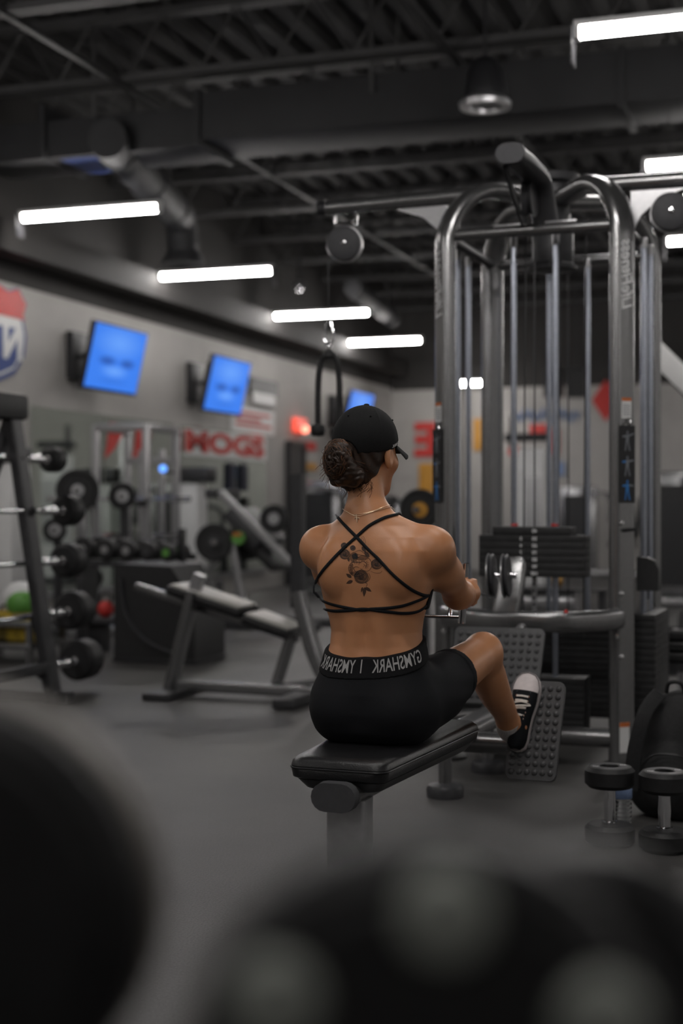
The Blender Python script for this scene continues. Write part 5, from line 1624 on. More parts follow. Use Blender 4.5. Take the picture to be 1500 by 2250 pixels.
def band_f(P):
    b = body(P) - 0.0068
    return smax(np.maximum(b, -(body(P) + 0.006)), np.abs(P[:, 2] - zwaist(P) + BH / 2) - BH / 2, 0.003)
band = sdf_part('waistband', band_f, (-0.17, -0.15, 0.14), (0.17, 0.15, 0.33), 0.0030, M_BAND)
# mirrored woven lettering round the waistband
def around(phi, dz, off):
    """points at angles phi (0 = straight back, + toward her right) and dz below the waistband's top"""
    phi, dz = np.atleast_1d(np.asarray(phi, float)), np.atleast_1d(np.asarray(dz, float))
    ux, uy = np.sin(phi), -np.cos(phi)
    lo_, hi_ = np.full(len(phi), 0.03), np.full(len(phi), 0.25)
    for _ in range(22):
        m_ = (lo_ + hi_) / 2
        x, y = ux * m_, uy * m_ + 0.01
        P = np.stack((x, y, 0.250 + 0.30 * y + 0.05 * x - dz), -1)
        ins = body(P) - off < 0
        lo_, hi_ = np.where(ins, m_, lo_), np.where(ins, hi_, m_)
    return P
phs = np.arange(-60, 61) * 0.035
arr = around(phs, np.full(121, 0.025), 0.0075)
seg = np.concatenate(([0], np.cumsum(_len(np.diff(arr, axis=0)))))
tab_s, tab_p = seg - seg[60], phs
def band_text(s, centre, size=0.044, sx=0.62):
    vs, fs = text_mesh(s, size, 0.0005, 0, 1.0)
    vv = A3(vs)
    ph = np.interp(centre - vv[:, 0] * sx, tab_s, tab_p)
    out = [Vector(q) for q in around(ph, 0.0205 - vv[:, 1], 0.0078)]
    mb = MB(); mb.add(out, [tuple(reversed(f)) for f in fs])
    return mb
wl = lambda s, c: wpart('woven_lettering', band_text(s, c), M_LETTER, band, 'grey mirrored lettering', 80)
wl('GYMSHARK', 0.098)
wl('YMSHARK', -0.082)
wl('I', -0.004)
wl('GYMSHARK', 0.30)

# ---- crop top: front shell and the thin crossing straps
def bra_f(P):
    b = torso_f(P)
    sh = np.maximum(b - 0.0045, -(b + 0.006))
    zlo = 0.345 + 0.0 * P[:, 0]
    reg = np.maximum(np.maximum(zlo - P[:, 2], P[:, 2] - (0.455 - 0.10 * np.clip(0.08 - P[:, 1], 0, 1) / 0.08)), 0.008 - P[:, 1])
    reg = np.maximum(reg, np.abs(P[:, 0]) - 0.152)
    return smax(sh, reg, 0.004)
bra = sdf_part('crop_top', bra_f, (-0.17, -0.02, 0.32), (0.17, 0.17, 0.48), 0.0032, M_BLACKFAB)
STR = {'shoulder_strap': [[(872, 1131), (850, 1136), (833, 1143), (810, 1156), (783, 1180), (755, 1205), (733, 1227), (707, 1257), (692, 1284), (690, 1305)],
                          [(737, 1131), (758, 1154), (783, 1180), (808, 1206), (833, 1230), (867, 1266), (900, 1293), (925, 1306), (940, 1309)]],
       'back_strap': [[(692, 1303), (710, 1320), (743, 1331), (790, 1340), (817, 1338), (850, 1336), (883, 1331), (908, 1323), (930, 1314), (940, 1308)],
                      [(712, 1338), (735, 1342), (767, 1341), (800, 1338), (833, 1342), (860, 1345), (883, 1347), (905, 1346), (922, 1341), (937, 1330)]]}
for nm, lst in STR.items():
    for pl in lst:
        P = on_skin(pl, 0.0022)
        sec = [(0.0042 * math.cos(a), 0.0021 * math.sin(a)) for a in [2 * PI * i / 10 for i in range(10)]]
        mb = MB()
        # a flat cord that follows the skin
        n_ = len(P); vs = []; NV = [Vector(q) for q in normals_at([tuple(q) for q in P])]
        for i, q in enumerate(P):
            tn = (P[min(i + 1, n_ - 1)] - P[max(i - 1, 0)]).normalized()
            nn = NV[i]; sd = tn.cross(nn).normalized()
            vs += [q + sd * a + nn * b for a, b in sec]
        k = len(sec)
        fs = [(i * k + j, i * k + (j + 1) % k, (i + 1) * k + (j + 1) % k, (i + 1) * k + j) for i in range(n_ - 1) for j in range(k)]
        fs += [tuple(reversed(range(k))), tuple(range((n_ - 1) * k, n_ * k))]
        mb.add(vs, fs)
        wpart(nm, mb, M_BLACKFAB, bra)
# the straps run on over the shoulders to the front shell
for (px_, py_), sx_ in (((872, 1131), 1), ((737, 1131), -1)):
    e0 = hits([(px_, py_)])[0]
    f_ = np.linspace(0, 1, 12)
    xs, ys = e0[0] + (sx_ * 0.075 - e0[0]) * f_, e0[1] + 0.135 * f_
    zs = np.full(12, 0.70)
    for _ in range(200):
        zs -= np.clip(torso_f(np.stack((xs, ys, zs), -1)) - 0.003, 0, 0.02) * 0.5
    P = [Vector((e0[0], e0[1], e0[2]))] + [Vector(q) for q in np.stack((xs, ys, zs), -1)[1:] if q[2] > 0.42]
    wpart('shoulder_strap', MB().tube(smooth_path(P, 3), 0.0032, 8), M_BLACKFAB, bra)

# ---- tattoo: line work and soft shading laid on the skin
JOBS = []
def run_jobs():
    allp = [q for j in JOBS for q in j[1]]
    P = hits(allp); NV = normals_at(P)
    i0 = 0
    for kind, pts, w_, off, mb in JOBS:
        n_ = len(pts); Pj = P[i0:i0 + n_]; Nj = NV[i0:i0 + n_]; i0 += n_
        Q_ = [Vector(q) for q in Pj + Nj * off]
        if kind == 'line':
            vs = []
            for i, q in enumerate(Q_):
                tn = Q_[min(i + 1, n_ - 1)] - Q_[max(i - 1, 0)]
                if tn.length < 1e-7: tn = Vector((1, 0, 0))
                sd = tn.normalized().cross(Vector(Nj[i])).normalized()
                ww = w_ * (0.55 + 0.45 * math.sin(PI * (i + 0.5) / n_))
                vs += [q + sd * ww, q - sd * ww]
            mb.add(vs, [(2 * i, 2 * i + 1, 2 * i + 3, 2 * i + 2) for i in range(n_ - 1)])
        else:
            k = (n_ - 1) // 2
            mb.add(Q_, [(0, 1 + j, 1 + (j + 1) % k) for j in range(k)] + [(1 + j, 1 + k + j, 1 + k + (j + 1) % k, 1 + (j + 1) % k) for j in range(k)])
def Z(x, y): return (720 + x / 10.714, 1160 + y / 10.714)      # measured on an enlargement
tat = None
ink = MB(); soft = MB()
def line(pts, w_=0.0007):
    px_ = [(q.x, q.y) for q in smooth_path([(*Z(*t_), 0) for t_ in pts], 4)]
    JOBS.append(('line', px_, w_, 0.0006, ink))
def fill(pts, dark=False):
    pix = [Z(*t_) for t_ in pts]
    cx = sum(t_[0] for t_ in pix) / len(pix); cy = sum(t_[1] for t_ in pix) / len(pix)
    ring = [(q.x, q.y) for q in smooth_path([(x, y, 0) for x, y in pix + [pix[0]]], 3)][:-1]
    JOBS.append(('fill', [(cx, cy)] + [(cx + (x - cx) * 0.5, cy + (y - cy) * 0.5) for x, y in ring] + ring, 0, 0.0005 if dark else 0.0003, ink if dark else soft))
def arc(cx, cy, rx, ry, a0, a1, n=8):
    return [(cx + rx * math.cos(math.radians(a0 + (a1 - a0) * i / n)), cy + ry * math.sin(math.radians(a0 + (a1 - a0) * i / n))) for i in range(n + 1)]
def leaf(x0, y0, x1, y1, w_):
    dx, dy = x1 - x0, y1 - y0; l_ = math.hypot(dx, dy); nx, ny = -dy / l_, dx / l_
    A_ = [(x0 + dx * f + nx * w_ * math.sin(PI * f ** 0.8), y0 + dy * f + ny * w_ * math.sin(PI * f ** 0.8)) for f in (0.05, 0.25, 0.5, 0.75, 0.97)]
    B_ = [(x0 + dx * f - nx * w_ * math.sin(PI * f ** 0.8), y0 + dy * f - ny * w_ * math.sin(PI * f ** 0.8)) for f in (0.97, 0.75, 0.5, 0.25, 0.05)]
    fill(A_ + B_, True)
def rose(cx, cy, r):
    fill(arc(cx, cy, r, r * 0.9, 0, 330, 11))
    for i, k_ in enumerate((1.0, 0.82, 0.64, 0.46, 0.28)):
        a0 = i * 67
        line(arc(cx, cy, r * k_, r * k_ * 0.88, a0, a0 + 150), 0.0008)
        line(arc(cx + r * 0.05, cy, r * k_ * 0.95, r * k_ * 0.85, a0 + 170, a0 + 300), 0.0008)
    fill(arc(cx - r * 0.1, cy + r * 0.1, r * 0.42, r * 0.3, 0, 320, 8))
# snake coil
def coil(pts, w_):
    P = smooth_path([(x, y, 0) for x, y in pts], 5)
    A_, B_ = [], []
    for i, q in enumerate(P):
        tn = (P[min(i + 1, len(P) - 1)] - P[max(i - 1, 0)]).normalized()
        A_.append((q.x - tn.y * w_, q.y + tn.x * w_)); B_.append((q.x + tn.y * w_, q.y - tn.x * w_))
    line(A_[::3], 0.0008); line(B_[::3], 0.0008)
    for i in range(2, len(P) - 2, 2):
        line([A_[i], ((A_[i][0] + B_[i][0]) / 2, (A_[i][1] + B_[i][1]) / 2)], 0.0005)
coil([(560, 740), (700, 760), (830, 720), (950, 790), (970, 900), (900, 960), (800, 900)], 62)
coil([(760, 880), (660, 850), (560, 900), (560, 1000), (640, 1080), (760, 1060), (850, 1010)], 60)
fill(arc(560, 960, 50, 120, 60, 320, 8)); fill(arc(640, 1070, 110, 45, 0, 320, 8)); fill(arc(800, 720, 150, 40, 0, 320, 8))
fill([(530, 620), (620, 560), (700, 680), (680, 760), (580, 800), (510, 720)], False)
fill([(560, 640), (640, 600), (700, 700), (600, 740)], True)
rose(790, 1150, 175)
rose(1150, 850, 135)
rose(400, 620, 130)
rose(590, 470, 65)
rose(385, 420, 80)
for a in ((560, 1170, 430, 1075, 40), (590, 1240, 430, 1310, 42), (870, 1390, 850, 1620, 42), (880, 1400, 1030, 1500, 40), (820, 1390, 785, 1520, 24),
          (640, 580, 710, 710, 34), (860, 560, 990, 690, 44), (800, 440, 900, 580, 42), (480, 700, 500, 800, 28)):
    leaf(*a)
line([(830, 190), (870, 260), (885, 350), (850, 380), (800, 300), (790, 230), (830, 190)], 0.0006)
line([(810, 230), (840, 280), (830, 340)], 0.0005)
line([(640, 560), (760, 530), (860, 600)], 0.0007); line([(680, 620), (780, 640), (900, 660), (960, 700)], 0.0008)
line([(1010, 1020), (1120, 1060), (1230, 1060), (1280, 1010)], 0.0006)
line([(960, 1060), (1000, 1150), (960, 1240), (880, 1300)], 0.0008)
line([(880, 1290), (930, 1320), (900, 1390)], 0.0008)
run_jobs()
tat = wpart('tattoo', soft, M_INKSOFT, None, 'grey shaded snake and rose tattoo between the shoulder blades', 80)
wpart('ink_lines', ink, M_INK, tat, None, 80)

# ---- necklace
P = on_skin([(752, 1118), (762, 1124), (772, 1130), (783, 1134), (800, 1131), (820, 1124), (840, 1118), (858, 1115), (866, 1122)], 0.0018, 6)
neck_o = wpart('necklace', MB().tube(P, 0.0008, 6), M_GOLD)
P = on_skin([(776, 1131), (786, 1130), (805, 1127), (822, 1122), (842, 1114), (857, 1110)], 0.0016, 6)
wpart('second_chain', MB().tube(P, 0.0006, 6), M_GOLD, neck_o)
P = on_skin([(783, 1131), (784, 1138), (785, 1148)], 0.002, 3)
Q = on_skin([(779, 1139), (785, 1138), (790, 1139)], 0.002, 3)
wpart('cross_pendant', MB().tube(P, 0.0012, 6).tube(Q, 0.0012, 6), M_GOLD, neck_o)

# ---- hair
def hair_f(P):
    h = head_frame(P)
    m_ = ell(h, (0, -0.012, 0.026), (0.0770, 0.0945, 0.086))
    m_ = smin(m_, ell(h, (0, -0.044, -0.044), (0.058, 0.046, 0.052)), 0.03)
    m_ = smin(m_, ell(h, (-0.006, -0.048, -0.078), (0.034, 0.024, 0.028)), 0.03)
    fr = h[:, 1] - 0.006 + 0.55 * np.clip(-0.005 - h[:, 2], 0, 1)
    m_ = smax(m_, np.minimum(fr, np.maximum(fr - 0.03, -h[:, 2] - 0.02 + 0.0)), 0.01)
    m_ = smax(m_, h[:, 2] - 0.055, 0.01)
    return m_ + 0.0012 * np.sin(h[:, 0] * 300 + h[:, 2] * 90)
hair = sdf_part('hair', hair_f, (-0.13, -0.12, 0.60), (0.09, 0.08, 0.84), 0.0030, M_HAIR, label='dark brown hair pinned up under the cap')
BUN = Vector((-0.006, -0.122, -0.030))
def bun_f(P):
    h = head_frame(P)
    m_ = ell(h, tuple(BUN), (0.039, 0.034, 0.050))
    m_ = smin(m_, ell(h, (BUN.x - 0.014, BUN.y + 0.004, BUN.z + 0.026), (0.026, 0.026, 0.024)), 0.012)
    m_ = smin(m_, ell(h, (BUN.x - 0.010, BUN.y + 0.010, BUN.z - 0.040), (0.026, 0.026, 0.026)), 0.012)
    m_ = smin(m_, ell(h, (BUN.x + 0.012, BUN.y + 0.03, BUN.z - 0.035), (0.040, 0.034, 0.035)), 0.02)
    a = np.arctan2(h[:, 2] - BUN.z, h[:, 0] - BUN.x)
    r = np.hypot(h[:, 2] - BUN.z, h[:, 0] - BUN.x)
    return m_ + 0.0030 * np.sin(a * 4 + r * 190 + h[:, 1] * 60) + 0.0009 * np.sin(a * 13 - r * 420)
bun = sdf_part('hair_bun', bun_f, (-0.16, -0.20, 0.64), (0.08, -0.02, 0.80), 0.0026, M_HAIR, hair)
rnd = random.Random(3)
mb, mb2 = MB(), MB()
for i in range(190):                      # strands wound round the bun
    a0 = rnd.uniform(0, 2 * PI); ln = rnd.uniform(0.8, 2.4); k0 = rnd.uniform(0.35, 1.0)
    pts = []
    e1 = Vector((rnd.uniform(-1, 1), rnd.uniform(-0.9, -0.1), rnd.uniform(-1, 1))).normalized()
    e2 = e1.cross(Vector((rnd.uniform(-0.6, 0.6), -1, rnd.uniform(-0.6, 0.6)))).normalized()
    for j in range(9):
        a = ln * (j / 8 - 0.5)
        q = e1 * math.cos(a) + e2 * math.sin(a)
        w_ = 1.02 + rnd.uniform(-0.01, 0.02)
        pts.append(from_head((BUN.x - 0.003 + 0.0405 * w_ * q.x, BUN.y + 0.0355 * w_ * q.y, BUN.z + 0.0530 * w_ * q.z)))
    (mb if i % 3 else mb2).tube(pts, 0.0007, 4)
for i in range(130):                       # flyaway hairs left of the bun and above the neck
    if i < 90:
        a = rnd.uniform(1.6, 4.8)
        s_ = Vector((BUN.x + 0.040 * math.cos(a), BUN.y + rnd.uniform(-0.015, 0.02), BUN.z + 0.046 * math.sin(a)))
        d_ = Vector((math.cos(a) * rnd.uniform(0.2, 0.5), rnd.uniform(-0.5, 0.3), -rnd.uniform(0.4, 1.0)))
        l_ = rnd.uniform(0.012, 0.040)
    else:
        x_ = rnd.uniform(-0.045, 0.05)
        s_ = Vector((x_, -0.066 + abs(x_) * 0.5, rnd.uniform(-0.092, -0.072)))
        d_ = Vector((rnd.uniform(-0.4, 0.4), -0.12, -1.0)); l_ = rnd.uniform(0.012, 0.040)
    cu = Vector((rnd.uniform(-1, 1), rnd.uniform(-0.3, 0.3), rnd.uniform(-0.2, 0.4))) * l_ * 0.35
    pts = [from_head(tuple(s_ + d_ * l_ * f + cu * math.sin(PI * f * 1.5))) for f in (0, 0.2, 0.4, 0.6, 0.8, 1.0)]
    if i >= 90:                           # keep the nape hairs on the skin
        for _ in range(4):
            A_ = A3([tuple(q) for q in pts]); d0 = np.minimum(body(A_), hair_f(A_)); nn_ = normals_at(A_)
            pts = [Vector(q) for q in A_ + nn_ * np.clip(0.0008 - d0, 0, 0.02)[:, None]]
    (mb2 if i % 2 else mb).tube(pts, 0.00045, 4)
comb, dirs_ = [], []
for i in range(120):                      # combed strands running up to the bun
    x_ = rnd.uniform(-0.055, 0.066); z0 = rnd.uniform(-0.105, -0.04)
    for j in range(7):
        f = j / 6
        x = x_ * (1 - f) + BUN.x * f; z_ = z0 * (1 - f) + (BUN.z + 0.01) * f
        q = from_head((x, -0.16, z_))
        comb.append(tuple(q)); dirs_.append(tuple((from_head((x, 0, z_)) - q).normalized()))
comb, dirs_ = A3(comb), A3(dirs_)
s_ = np.zeros(len(comb))
for _ in range(40):                       # they fall onto the hair mass from behind
    s_ = np.minimum(s_ + np.clip(hair_f(comb + dirs_ * s_[:, None]) - 0.0004, 0, 0.02) * 0.7, 0.16)
comb = comb + dirs_ * s_[:, None]
for i in range(120):
    pts = [Vector(q) for q in comb[i * 7:i * 7 + 7]]
    if max((pts[k_ + 1] - pts[k_]).length for k_ in range(6)) < 0.06:
        (mb2 if i % 4 == 0 else mb).tube(pts, 0.0006, 4)
tag(wpart('dark_strands', mb, M_HAIR, hair, None, 180), kind='stuff')
tag(wpart('light_strands', mb2, M_HAIRLIGHT, hair, None, 180), kind='stuff')

# ---- cap
def cap_rim(h): return 0.006 + np.where(h[:, 1] < 0, 0.22, 0.42) * h[:, 1]                # lower edge of the crown
def cap_f(P):
    h = head_frame(P)
    m_ = ell(h, (0, -0.008, 0.030), (0.0825, 0.1025, 0.0955))
    m_ = smax(m_, cap_rim(h) - h[:, 2], 0.004)
    op = ell(h, (0, -0.114, -0.014), (0.032, 0.05, 0.034))
    m_ = smax(m_, -op, 0.004)
    a = np.arctan2(h[:, 0], h[:, 1] + 0.008)
    pan = np.abs(((a / (PI / 3)) + 0.5) % 1.0 - 0.5) * (PI / 3) * 0.09
    return m_ - 0.0012 * np.exp(-(pan / 0.0025) ** 2)
cap = sdf_part('cap', cap_f, (-0.16, -0.12, 0.70), (0.10, 0.16, 0.90), 0.0028, M_CAPFAB, label='black cotton cap with small white side lettering')
top = from_head((0, -0.008, 0.1265))
wpart('top_button', MB().ball(top, (0.008, 0.008, 0.004), 12, 6), M_CAPFAB, cap)
mb = MB(); nu, nv = 20, 7; vs = []
for s_ in (0, 1):
    for i in range(nu + 1):
        a = math.radians(-62 + 124 * i / nu)
        for j in range(nv + 1):
            f = j / nv
            bx_, by_ = 0.080 * math.sin(a), -0.008 + 0.100 * math.cos(a)
            ext = 0.072 * f * math.cos(a) ** 0.7
            x, y = bx_ * (1 + 0.06 * f), by_ + ext
            z_ = 0.040 - 0.022 * f - 0.030 * (abs(x) / 0.08) ** 2 - 0.004 * s_
            vs.append(from_head((x, y, z_)))
m_ = (nu + 1) * (nv + 1)
fs = []
for i in range(nu):
    for j in range(nv):
        a = i * (nv + 1) + j
        fs.append((a, a + 1, a + nv + 2, a + nv + 1)); fs.append((m_ + a, m_ + a + nv + 1, m_ + a + nv + 2, m_ + a + 1))
for i in range(nu):
    a = i * (nv + 1) + nv; fs.append((a, m_ + a, m_ + a + nv + 1, a + nv + 1))
    a = i * (nv + 1); fs.append((a, a + nv + 1, m_ + a + nv + 1, m_ + a))
for j in range(nv):
    fs.append((j, m_ + j, m_ + j + 1, j + 1)); a = nu * (nv + 1) + j; fs.append((a, a + 1, m_ + a + 1, m_ + a))
mb.add(vs, fs)
wpart('brim', mb, M_CAPFAB, cap)
# white lettering strip low on the right side
vs, fs = text_mesh('GYMSHARK', 0.0115, 0.0003, 0, 1.05)
out = []
for x, y in vs:
    a = math.radians(70) + x / 0.095                             # angle round the crown, 0 = front, toward her right
    ca, sa = math.cos(a), math.sin(a)
    hx, hy = 0.0835 * sa, -0.008 + 0.1035 * ca
    rim = 0.006 + (0.22 if hy < 0 else 0.42) * hy
    zz = rim + 0.0095 + y
    k_ = math.sqrt(max(0.2, 1 - ((zz - 0.030) / 0.0955) ** 2))
    out.append(from_head((hx * k_ + 0.0012 * sa, -0.008 + 0.1035 * ca * k_ + 0.0012 * ca, zz)))
wpart('side_lettering', MB().add(out, fs), M_WHITEPL, cap, None, 80)
for a in (55, 125, -55, -125, 175):
    sa, ca = math.sin(math.radians(a + 8)), math.cos(math.radians(a + 8))
    q = (0.0665 * sa, -0.008 + 0.083 * ca, 0.0885)
    wpart('eyelet', MB().ball(from_head(q), 0.0028, 8, 5), M_CAPFAB, cap)
for s_ in (-1, 1):
    e_ = from_head((s_ * 0.030, 0.081, 0.001))
    eye = wpart('eye', MB().ball(e_, 0.0115, 14, 10), M_EYE)
    wpart('iris', MB().ball(e_ + (from_head((s_ * 0.030, 0.0925, 0.001)) - e_) * 0.62, 0.0055, 10, 6), M_HAIR, eye)

# ---- socks and shoes
def shoe(sx):
    o = HEEL - HB
    ce = Vector((o.x * sx, o.y, o.z))
    X = Vector((sx, 0, 0))
    yaw = math.radians(5)
    T2 = (TT * math.cos(yaw) + X * math.sin(yaw)); X2 = (X * math.cos(yaw) - TT * math.sin(yaw))
    def loc(s_, w_, n_): return ce + T2 * s_ + X2 * w_ + NN * (n_ + 0.0065)
    out = []
    S_ = [(0.000, 0.000), (0.004, 0.016), (0.014, 0.027), (0.035, 0.0325), (0.07, 0.032), (0.11, 0.034), (0.15, 0.041), (0.18, 0.0445), (0.205, 0.0435), (0.228, 0.036), (0.243, 0.023), (0.250, 0.0)]
    def hw(s_): return float(np.interp(s_, [a for a, b in S_], [b for a, b in S_]))
    outline = [(a, b) for a, b in S_] + [(a, -b) for a, b in reversed(S_[1:-1])]
    t_ = wpart('shoe', MB().prism([loc(a, b * 1.0, 0.0) for a, b in outline], NN * 0.024), M_SHOEWHITE, None, 'black canvas shoe with white toe cap and white sole')
    wpart('outsole', MB().prism([loc(a, b * 1.02, -0.0062) for a, b in outline], NN * 0.0062), M_RUBBER, t_)
    ln = [loc(a * 0.985 + 0.0015, b * 0.955, 0.0248) for a, b in outline]
    wpart('sole_stripe', MB().tube(ln + [ln[0]], 0.0012, 5, cap=False), M_BLACK, t_)
    # upper
    st_ = [0.006, 0.02, 0.04, 0.06, 0.085, 0.11, 0.135, 0.16, 0.185]
    ht = [0.060, 0.066, 0.068, 0.070, 0.075, 0.071, 0.062, 0.053, 0.046]
    def ring(s_, h_, sh=0.94):
        b = hw(s_) * sh; r_ = []
        for i in range(17):
            a = PI * i / 16
            c_, n__ = math.cos(a), math.sin(a)
            r_.append(loc(s_, b * (abs(c_) ** 0.6) * (1 if c_ > 0 else -1) * (1 - 0.18 * n__), 0.020 + (h_ - 0.020) * n__ ** 0.8))
        return r_
    def loft(ss, hh, sh=0.94):
        rs = [ring(a, b, sh) for a, b in zip(ss, hh)]; k_ = 17; m = MB()
        vs_ = [p for r_ in rs for p in r_]
        f_ = [(i * k_ + j, i * k_ + j + 1, (i + 1) * k_ + j + 1, (i + 1) * k_ + j) for i in range(len(rs) - 1) for j in range(k_ - 1)]
        f_ += [tuple(reversed(range(k_))), tuple(range((len(rs) - 1) * k_, len(rs) * k_))]
        if sx > 0: f_ = [tuple(reversed(q)) for q in f_]
        return m.add(vs_, f_)
    wpart('canvas_upper', loft(st_, ht), M_CANVAS, t_, None, 60)
    wpart('toe_cap', loft([0.186, 0.20, 0.215, 0.23, 0.241, 0.247], [0.0465, 0.042, 0.037, 0.032, 0.027, 0.022], 0.95), M_SHOEWHITE, t_, 'white rubber toe cap', 60)
    # lace stay edge, eyelets and laces
    def topn(s_, w_):
        h_ = float(np.interp(s_, st_, ht)); b = hw(s_) * 0.94
        q = min(0.98, abs(w_) / (b * 0.86))
        return 0.020 + (h_ - 0.020) * max(0.05, (1 - q ** 2.4)) ** 0.45
    for sgn in (-1, 1):
        pts = [loc(a, sgn * b, topn(a, b) + 0.001) for a, b in ((0.085, 0.012), (0.10, 0.022), (0.12, 0.0275), (0.145, 0.029), (0.168, 0.026), (0.183, 0.020))]
        wpart('stay_stitching', MB().tube(smooth_path(pts, 4), 0.0009, 5), M_GREYPRINT, t_)
        for a in (0.092, 0.102, 0.113, 0.134, 0.150, 0.166):
            b = 0.0185 if a > 0.11 else 0.0165
            wpart('eyelet', MB().lathe(loc(a, sgn * b, topn(a, b) - 0.0005), NN, [(0.0014, 0), (0.0034, 0), (0.0034, 0.0022), (0.0014, 0.0022)], 10), M_CHROME, t_)
    rows = (0.102, 0.120, 0.128, 0.142, 0.150, 0.165)
    for i, a in enumerate(rows):
        b = 0.0185; d_ = 0.007 if i in (1, 3) else 0.0
        pts = [loc(a, -b, topn(a, b) + 0.0025), loc(a + d_ * 0.5, 0.0, topn(a, 0.004) + 0.0045), loc(a + d_, b, topn(a + d_, b) + 0.0025)]
        wpart('lace', MB().sweep(smooth_path(pts, 5), rrect(0.0062, 0.0024, 0.001), up=NN), M_LACE, t_)
    pts = [loc(0.128, -0.01, 0.074), loc(0.131, 0.010, 0.076), loc(0.136, 0.030, 0.063), loc(0.141, 0.026, 0.060), loc(0.143, 0.006, 0.070)]
    wpart('lace_bow', MB().sweep(smooth_path(pts, 6), rrect(0.0055, 0.0026, 0.001), up=NN), M_LACE, t_)
    # sock
    a = Vector(ANK); a.x *= sx
    ax = (a - Vector((KNEE[0] * sx, KNEE[1], KNEE[2]))).normalized()
    ctr = a + ax * 0.012
    wpart('sock', MB().lathe(ctr, ax, [(0.034, -0.020), (0.0385, -0.018), (0.040, 0.0), (0.042, 0.02), (0.041, 0.04), (0.036, 0.05)], 26), M_SOCK, None, 'white sock edge')
shoe(1)
shoe(-1)

# ================================================================== NEAR THINGS
# ---- two dumbbells standing on end, bottle, backpack
def standing_dumbbell(x, y, d, label, s=1.0):
    c = m_at(x, y, d); c.z = 0
    t = thing('standing_dumbbell', label, 'dumbbell', c, 'dumbbells standing on end', m=True)
    R_ = 0.077 * s
    hd = [(0.0, 0), (R_ - 0.012, 0), (R_, 0.012), (R_, 0.052), (R_ - 0.012, 0.064), (0.0, 0.064)]
    for z0, nm in ((0.0, 'lower_head'), (0.178, 'upper_head')):
        o = part(nm, MB().lathe(c + Vector((0, 0, z0)), (0, 0, 1), hd, 40), M_RUBBER, t)
        if z0:
            part('face_ring', MB().lathe(c + Vector((0, 0, z0 + 0.064)), (0, 0, 1), [(0.030, 0), (0.031, 0.0012), (0.058, 0.0012), (0.059, 0)], 32), M_GREYPLASTIC, o)
            for a in (0.6, 3.7):
                q = c + Vector((0.045 * math.cos(a), 0.045 * math.sin(a), z0 + 0.0656))
                part('number', lettering('40', q, (1, 0, 0), (0, 1, 0), 0.022, True, 0.0004), M_PRINT, o)
    part('handle', MB().lathe(c + Vector((0, 0, 0.064)), (0, 0, 1), [(0.0175, 0), (0.0175, 0.02), (0.0195, 0.057), (0.0175, 0.095), (0.0175, 0.114)], 20), M_CHROME, t)
    for z0 in (0.064, 0.168):
        part('collar', MB().lathe(c + Vector((0, 0, z0)), (0, 0, 1), [(0.024, 0), (0.024, 0.007), (0.0185, 0.010)], 20), M_CHROME, t)
standing_dumbbell(1340, 1840, 4.40, 'round black dumbbell standing on end in front of the water bottle')
standing_dumbbell(1460, 1850, 4.32, 'round black dumbbell standing on end at the right picture edge')

c = m_at(1366, 1820, 4.60); c.z = 0
t = thing('water_bottle', 'clear ribbed plastic water bottle behind the standing dumbbell', 'bottle', c, m=True)
pr = [(0.0, 0.003), (0.024, 0.0), (0.031, 0.006)]
z = 0.012
while z < 0.125:
    pr += [(0.032, z), (0.0325, z + 0.005), (0.0300, z + 0.009), (0.0300, z + 0.011)]; z += 0.014
pr += [(0.032, 0.13), (0.031, 0.142), (0.024, 0.162), (0.0135, 0.176), (0.0125, 0.19)]
part('body', MB().lathe(c, (0, 0, 1), pr, 28), M_CLEAR, t)
part('cap', MB().lathe(c, (0, 0, 1), [(0.0155, 0.183), (0.016, 0.184), (0.016, 0.203), (0.0145, 0.206), (0, 0.206)], 20), M_WHITEPL, t)
part('label_band', MB().lathe(c, (0, 0, 1), [(0.0332, 0.104), (0.0336, 0.105), (0.0336, 0.132), (0.0332, 0.133)], 28), M_LBLUE, t)

c = m_at(1484, 1795, 4.80); c.z = 0
t = thing('backpack', 'black backpack slumped on the floor behind the dumbbells', 'backpack', c, m=True)
def bag_f(P):
    b = ell(P, (0.01, 0.03, 0.20), (0.150, 0.105, 0.225))
    b = smin(b, ell(P, (0.0, 0.0, 0.09), (0.155, 0.125, 0.115)), 0.06)
    b = smin(b, ell(P, (-0.01, -0.075, 0.13), (0.105, 0.060, 0.110)), 0.03)
    b = smax(b, -P[:, 2] + 0.002, 0.015)
    return b + 0.004 * np.sin(P[:, 0] * 37 + P[:, 2] * 21) * np.cos(P[:, 1] * 31 - P[:, 2] * 17)
V, F = surface_nets(bag_f, (-0.22, -0.2, -0.01), (0.22, 0.2, 0.48), 0.008)
np_mesh('body', V, F, M_BAG, t)
def bagp(nm, mb, mt): return part(nm, MB().add([Vector(p) + c for p in mb.v], mb.f), mt, t)
for s in (-1, 1):
    bagp('shoulder_strap', MB().sweep(smooth_path([(s * 0.05, -0.03, 0.415), (s * 0.085, -0.105, 0.36), (s * 0.115, -0.125, 0.24), (s * 0.13, -0.12, 0.10)], 6), rrect(0.05, 0.012, 0.005), up=(0, -1, 0)), M_BAG)
bagp('grab_loop', MB().tube(smooth_path([(-0.03, 0.0, 0.415), (-0.02, -0.01, 0.45), (0.02, -0.01, 0.45), (0.03, 0.0, 0.415)], 5), 0.007, 8), M_BAG)
bagp('zip', MB().tube(smooth_path([(-0.09, -0.115, 0.19), (-0.05, -0.128, 0.225), (0.03, -0.128, 0.225), (0.08, -0.115, 0.19)], 5), 0.004, 6), M_BLACK)
bagp('zip_pull', MB().box((0.06, -0.13, 0.19), (0.008, 0.006, 0.035)), M_SILVER)

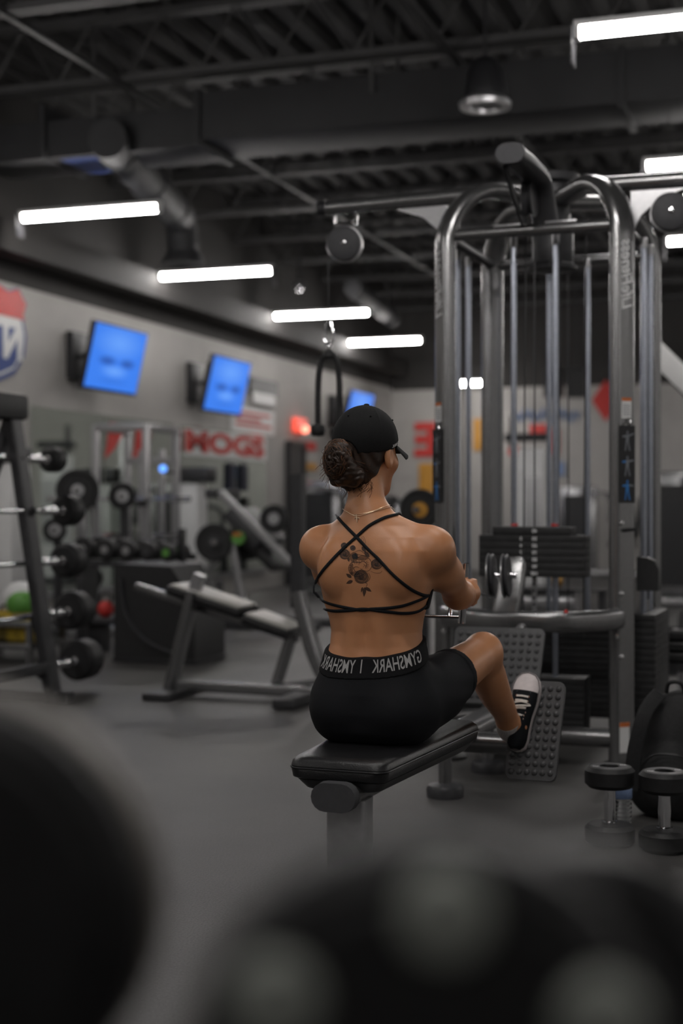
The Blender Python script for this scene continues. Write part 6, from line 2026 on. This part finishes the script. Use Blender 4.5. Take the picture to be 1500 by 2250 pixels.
# small scrap of paper on the floor
q = at_z(1375, 1832, 0.0)
tag(part('paper_scrap', MB().box((q.x, q.y, 0.001), (0.022, 0.012, 0.002)), M_WHITEPL, base=(q.x, q.y, 0)), 'tiny white paper scrap on the floor near the bottle', 'paper')

# ---- dumbbell rack right before the lens, far out of focus
ZR = 0.752
def near_plate(px, py, d, r, label, tilt=0.0, bolts=True, th=0.04):
    c = at(px, py, d)
    c.z = ZR + r
    ax = Vector((-math.sin(TH), math.cos(TH), 0))
    ax = Matrix.Rotation(tilt, 3, 'Z') @ ax
    t = thing('small_plate', label, 'weight plate', c, 'blurred plates before the lens')
    for k_, off in (('disc', 0.0),):
        o = part(k_, MB().lathe(c + ax * off, ax, [(0.0, -0.004), (r * 0.80, -0.004), (r * 0.84, 0.0), (r - 0.008, 0.0), (r, 0.008), (r, th - 0.008), (r - 0.008, th), (0.0, th)], 44), M_RUBBER, t)
        if not bolts and 'left' in label:
            part('pale_rim', MB().lathe(c, ax, [(r - 0.002, th - 0.02), (r + 0.003, th - 0.018), (r + 0.003, th + 0.004), (r - 0.002, th + 0.006)], 44), M_RIM, o)  # paler grey-brown ring round the plate's outer edge
        if bolts and off == 0.0:
            s_ = ax.cross(Vector((0, 0, 1))).normalized()
            for i in range(6):
                a = PI / 2 + 0.06 + i * PI / 3
                q = c + ax * -0.004 + (s_ * -math.cos(a) + Vector((0, 0, 1)) * math.sin(a)) * (r * 0.74)
                part('bolt', MB().lathe(q, -ax, [(0.0165, -0.001), (0.0165, 0.004), (0.013, 0.008), (0, 0.0095)], 18), M_BOLT, o)
D0 = 0.50
near_plate(950, 2385, D0, 0.089, 'blurred round black plate close to the lens with pale bolts on its face')
near_plate(1300, 2360, 0.60, 0.0745, 'blurred round black plate close to the lens behind the bolted one at lower right', 0.1, False)
near_plate(-155, 2010, 0.68, 0.102, 'blurred round black plate close to the lens filling the lower left corner', -0.1, False)
o = at(600, 2250, 0.55)
ex = Vector((math.cos(TH), math.sin(TH), 0)); ey = Vector((-math.sin(TH), math.cos(TH), 0))
RZ = Matrix.Rotation(TH, 3, 'Z')
t = thing('near_rack', 'dark rack below the lens carrying the blurred plates', 'rack', (o.x, o.y, 0))
c0 = ey * 0.0
for dd_, nm in ((0.525, 'rail'), (0.70, 'rail')):
    q = ey * dd_
    part(nm, MB().box((q.x, q.y, ZR - 0.02), (0.9, 0.05, 0.04), RZ, 0.006), M_DARKFRAME, t)
for s in (-1, 1):
    q = ey * 0.61 + ex * (0.42 * s)
    part('leg', MB().box((q.x, q.y, (ZR - 0.04) / 2), (0.05, 0.2, ZR - 0.04), RZ, 0.006), M_DARKFRAME, t)
    part('foot', MB().box((q.x, q.y, 0.02), (0.07, 0.26, 0.04), RZ, 0.006), M_DARKFRAME, t)
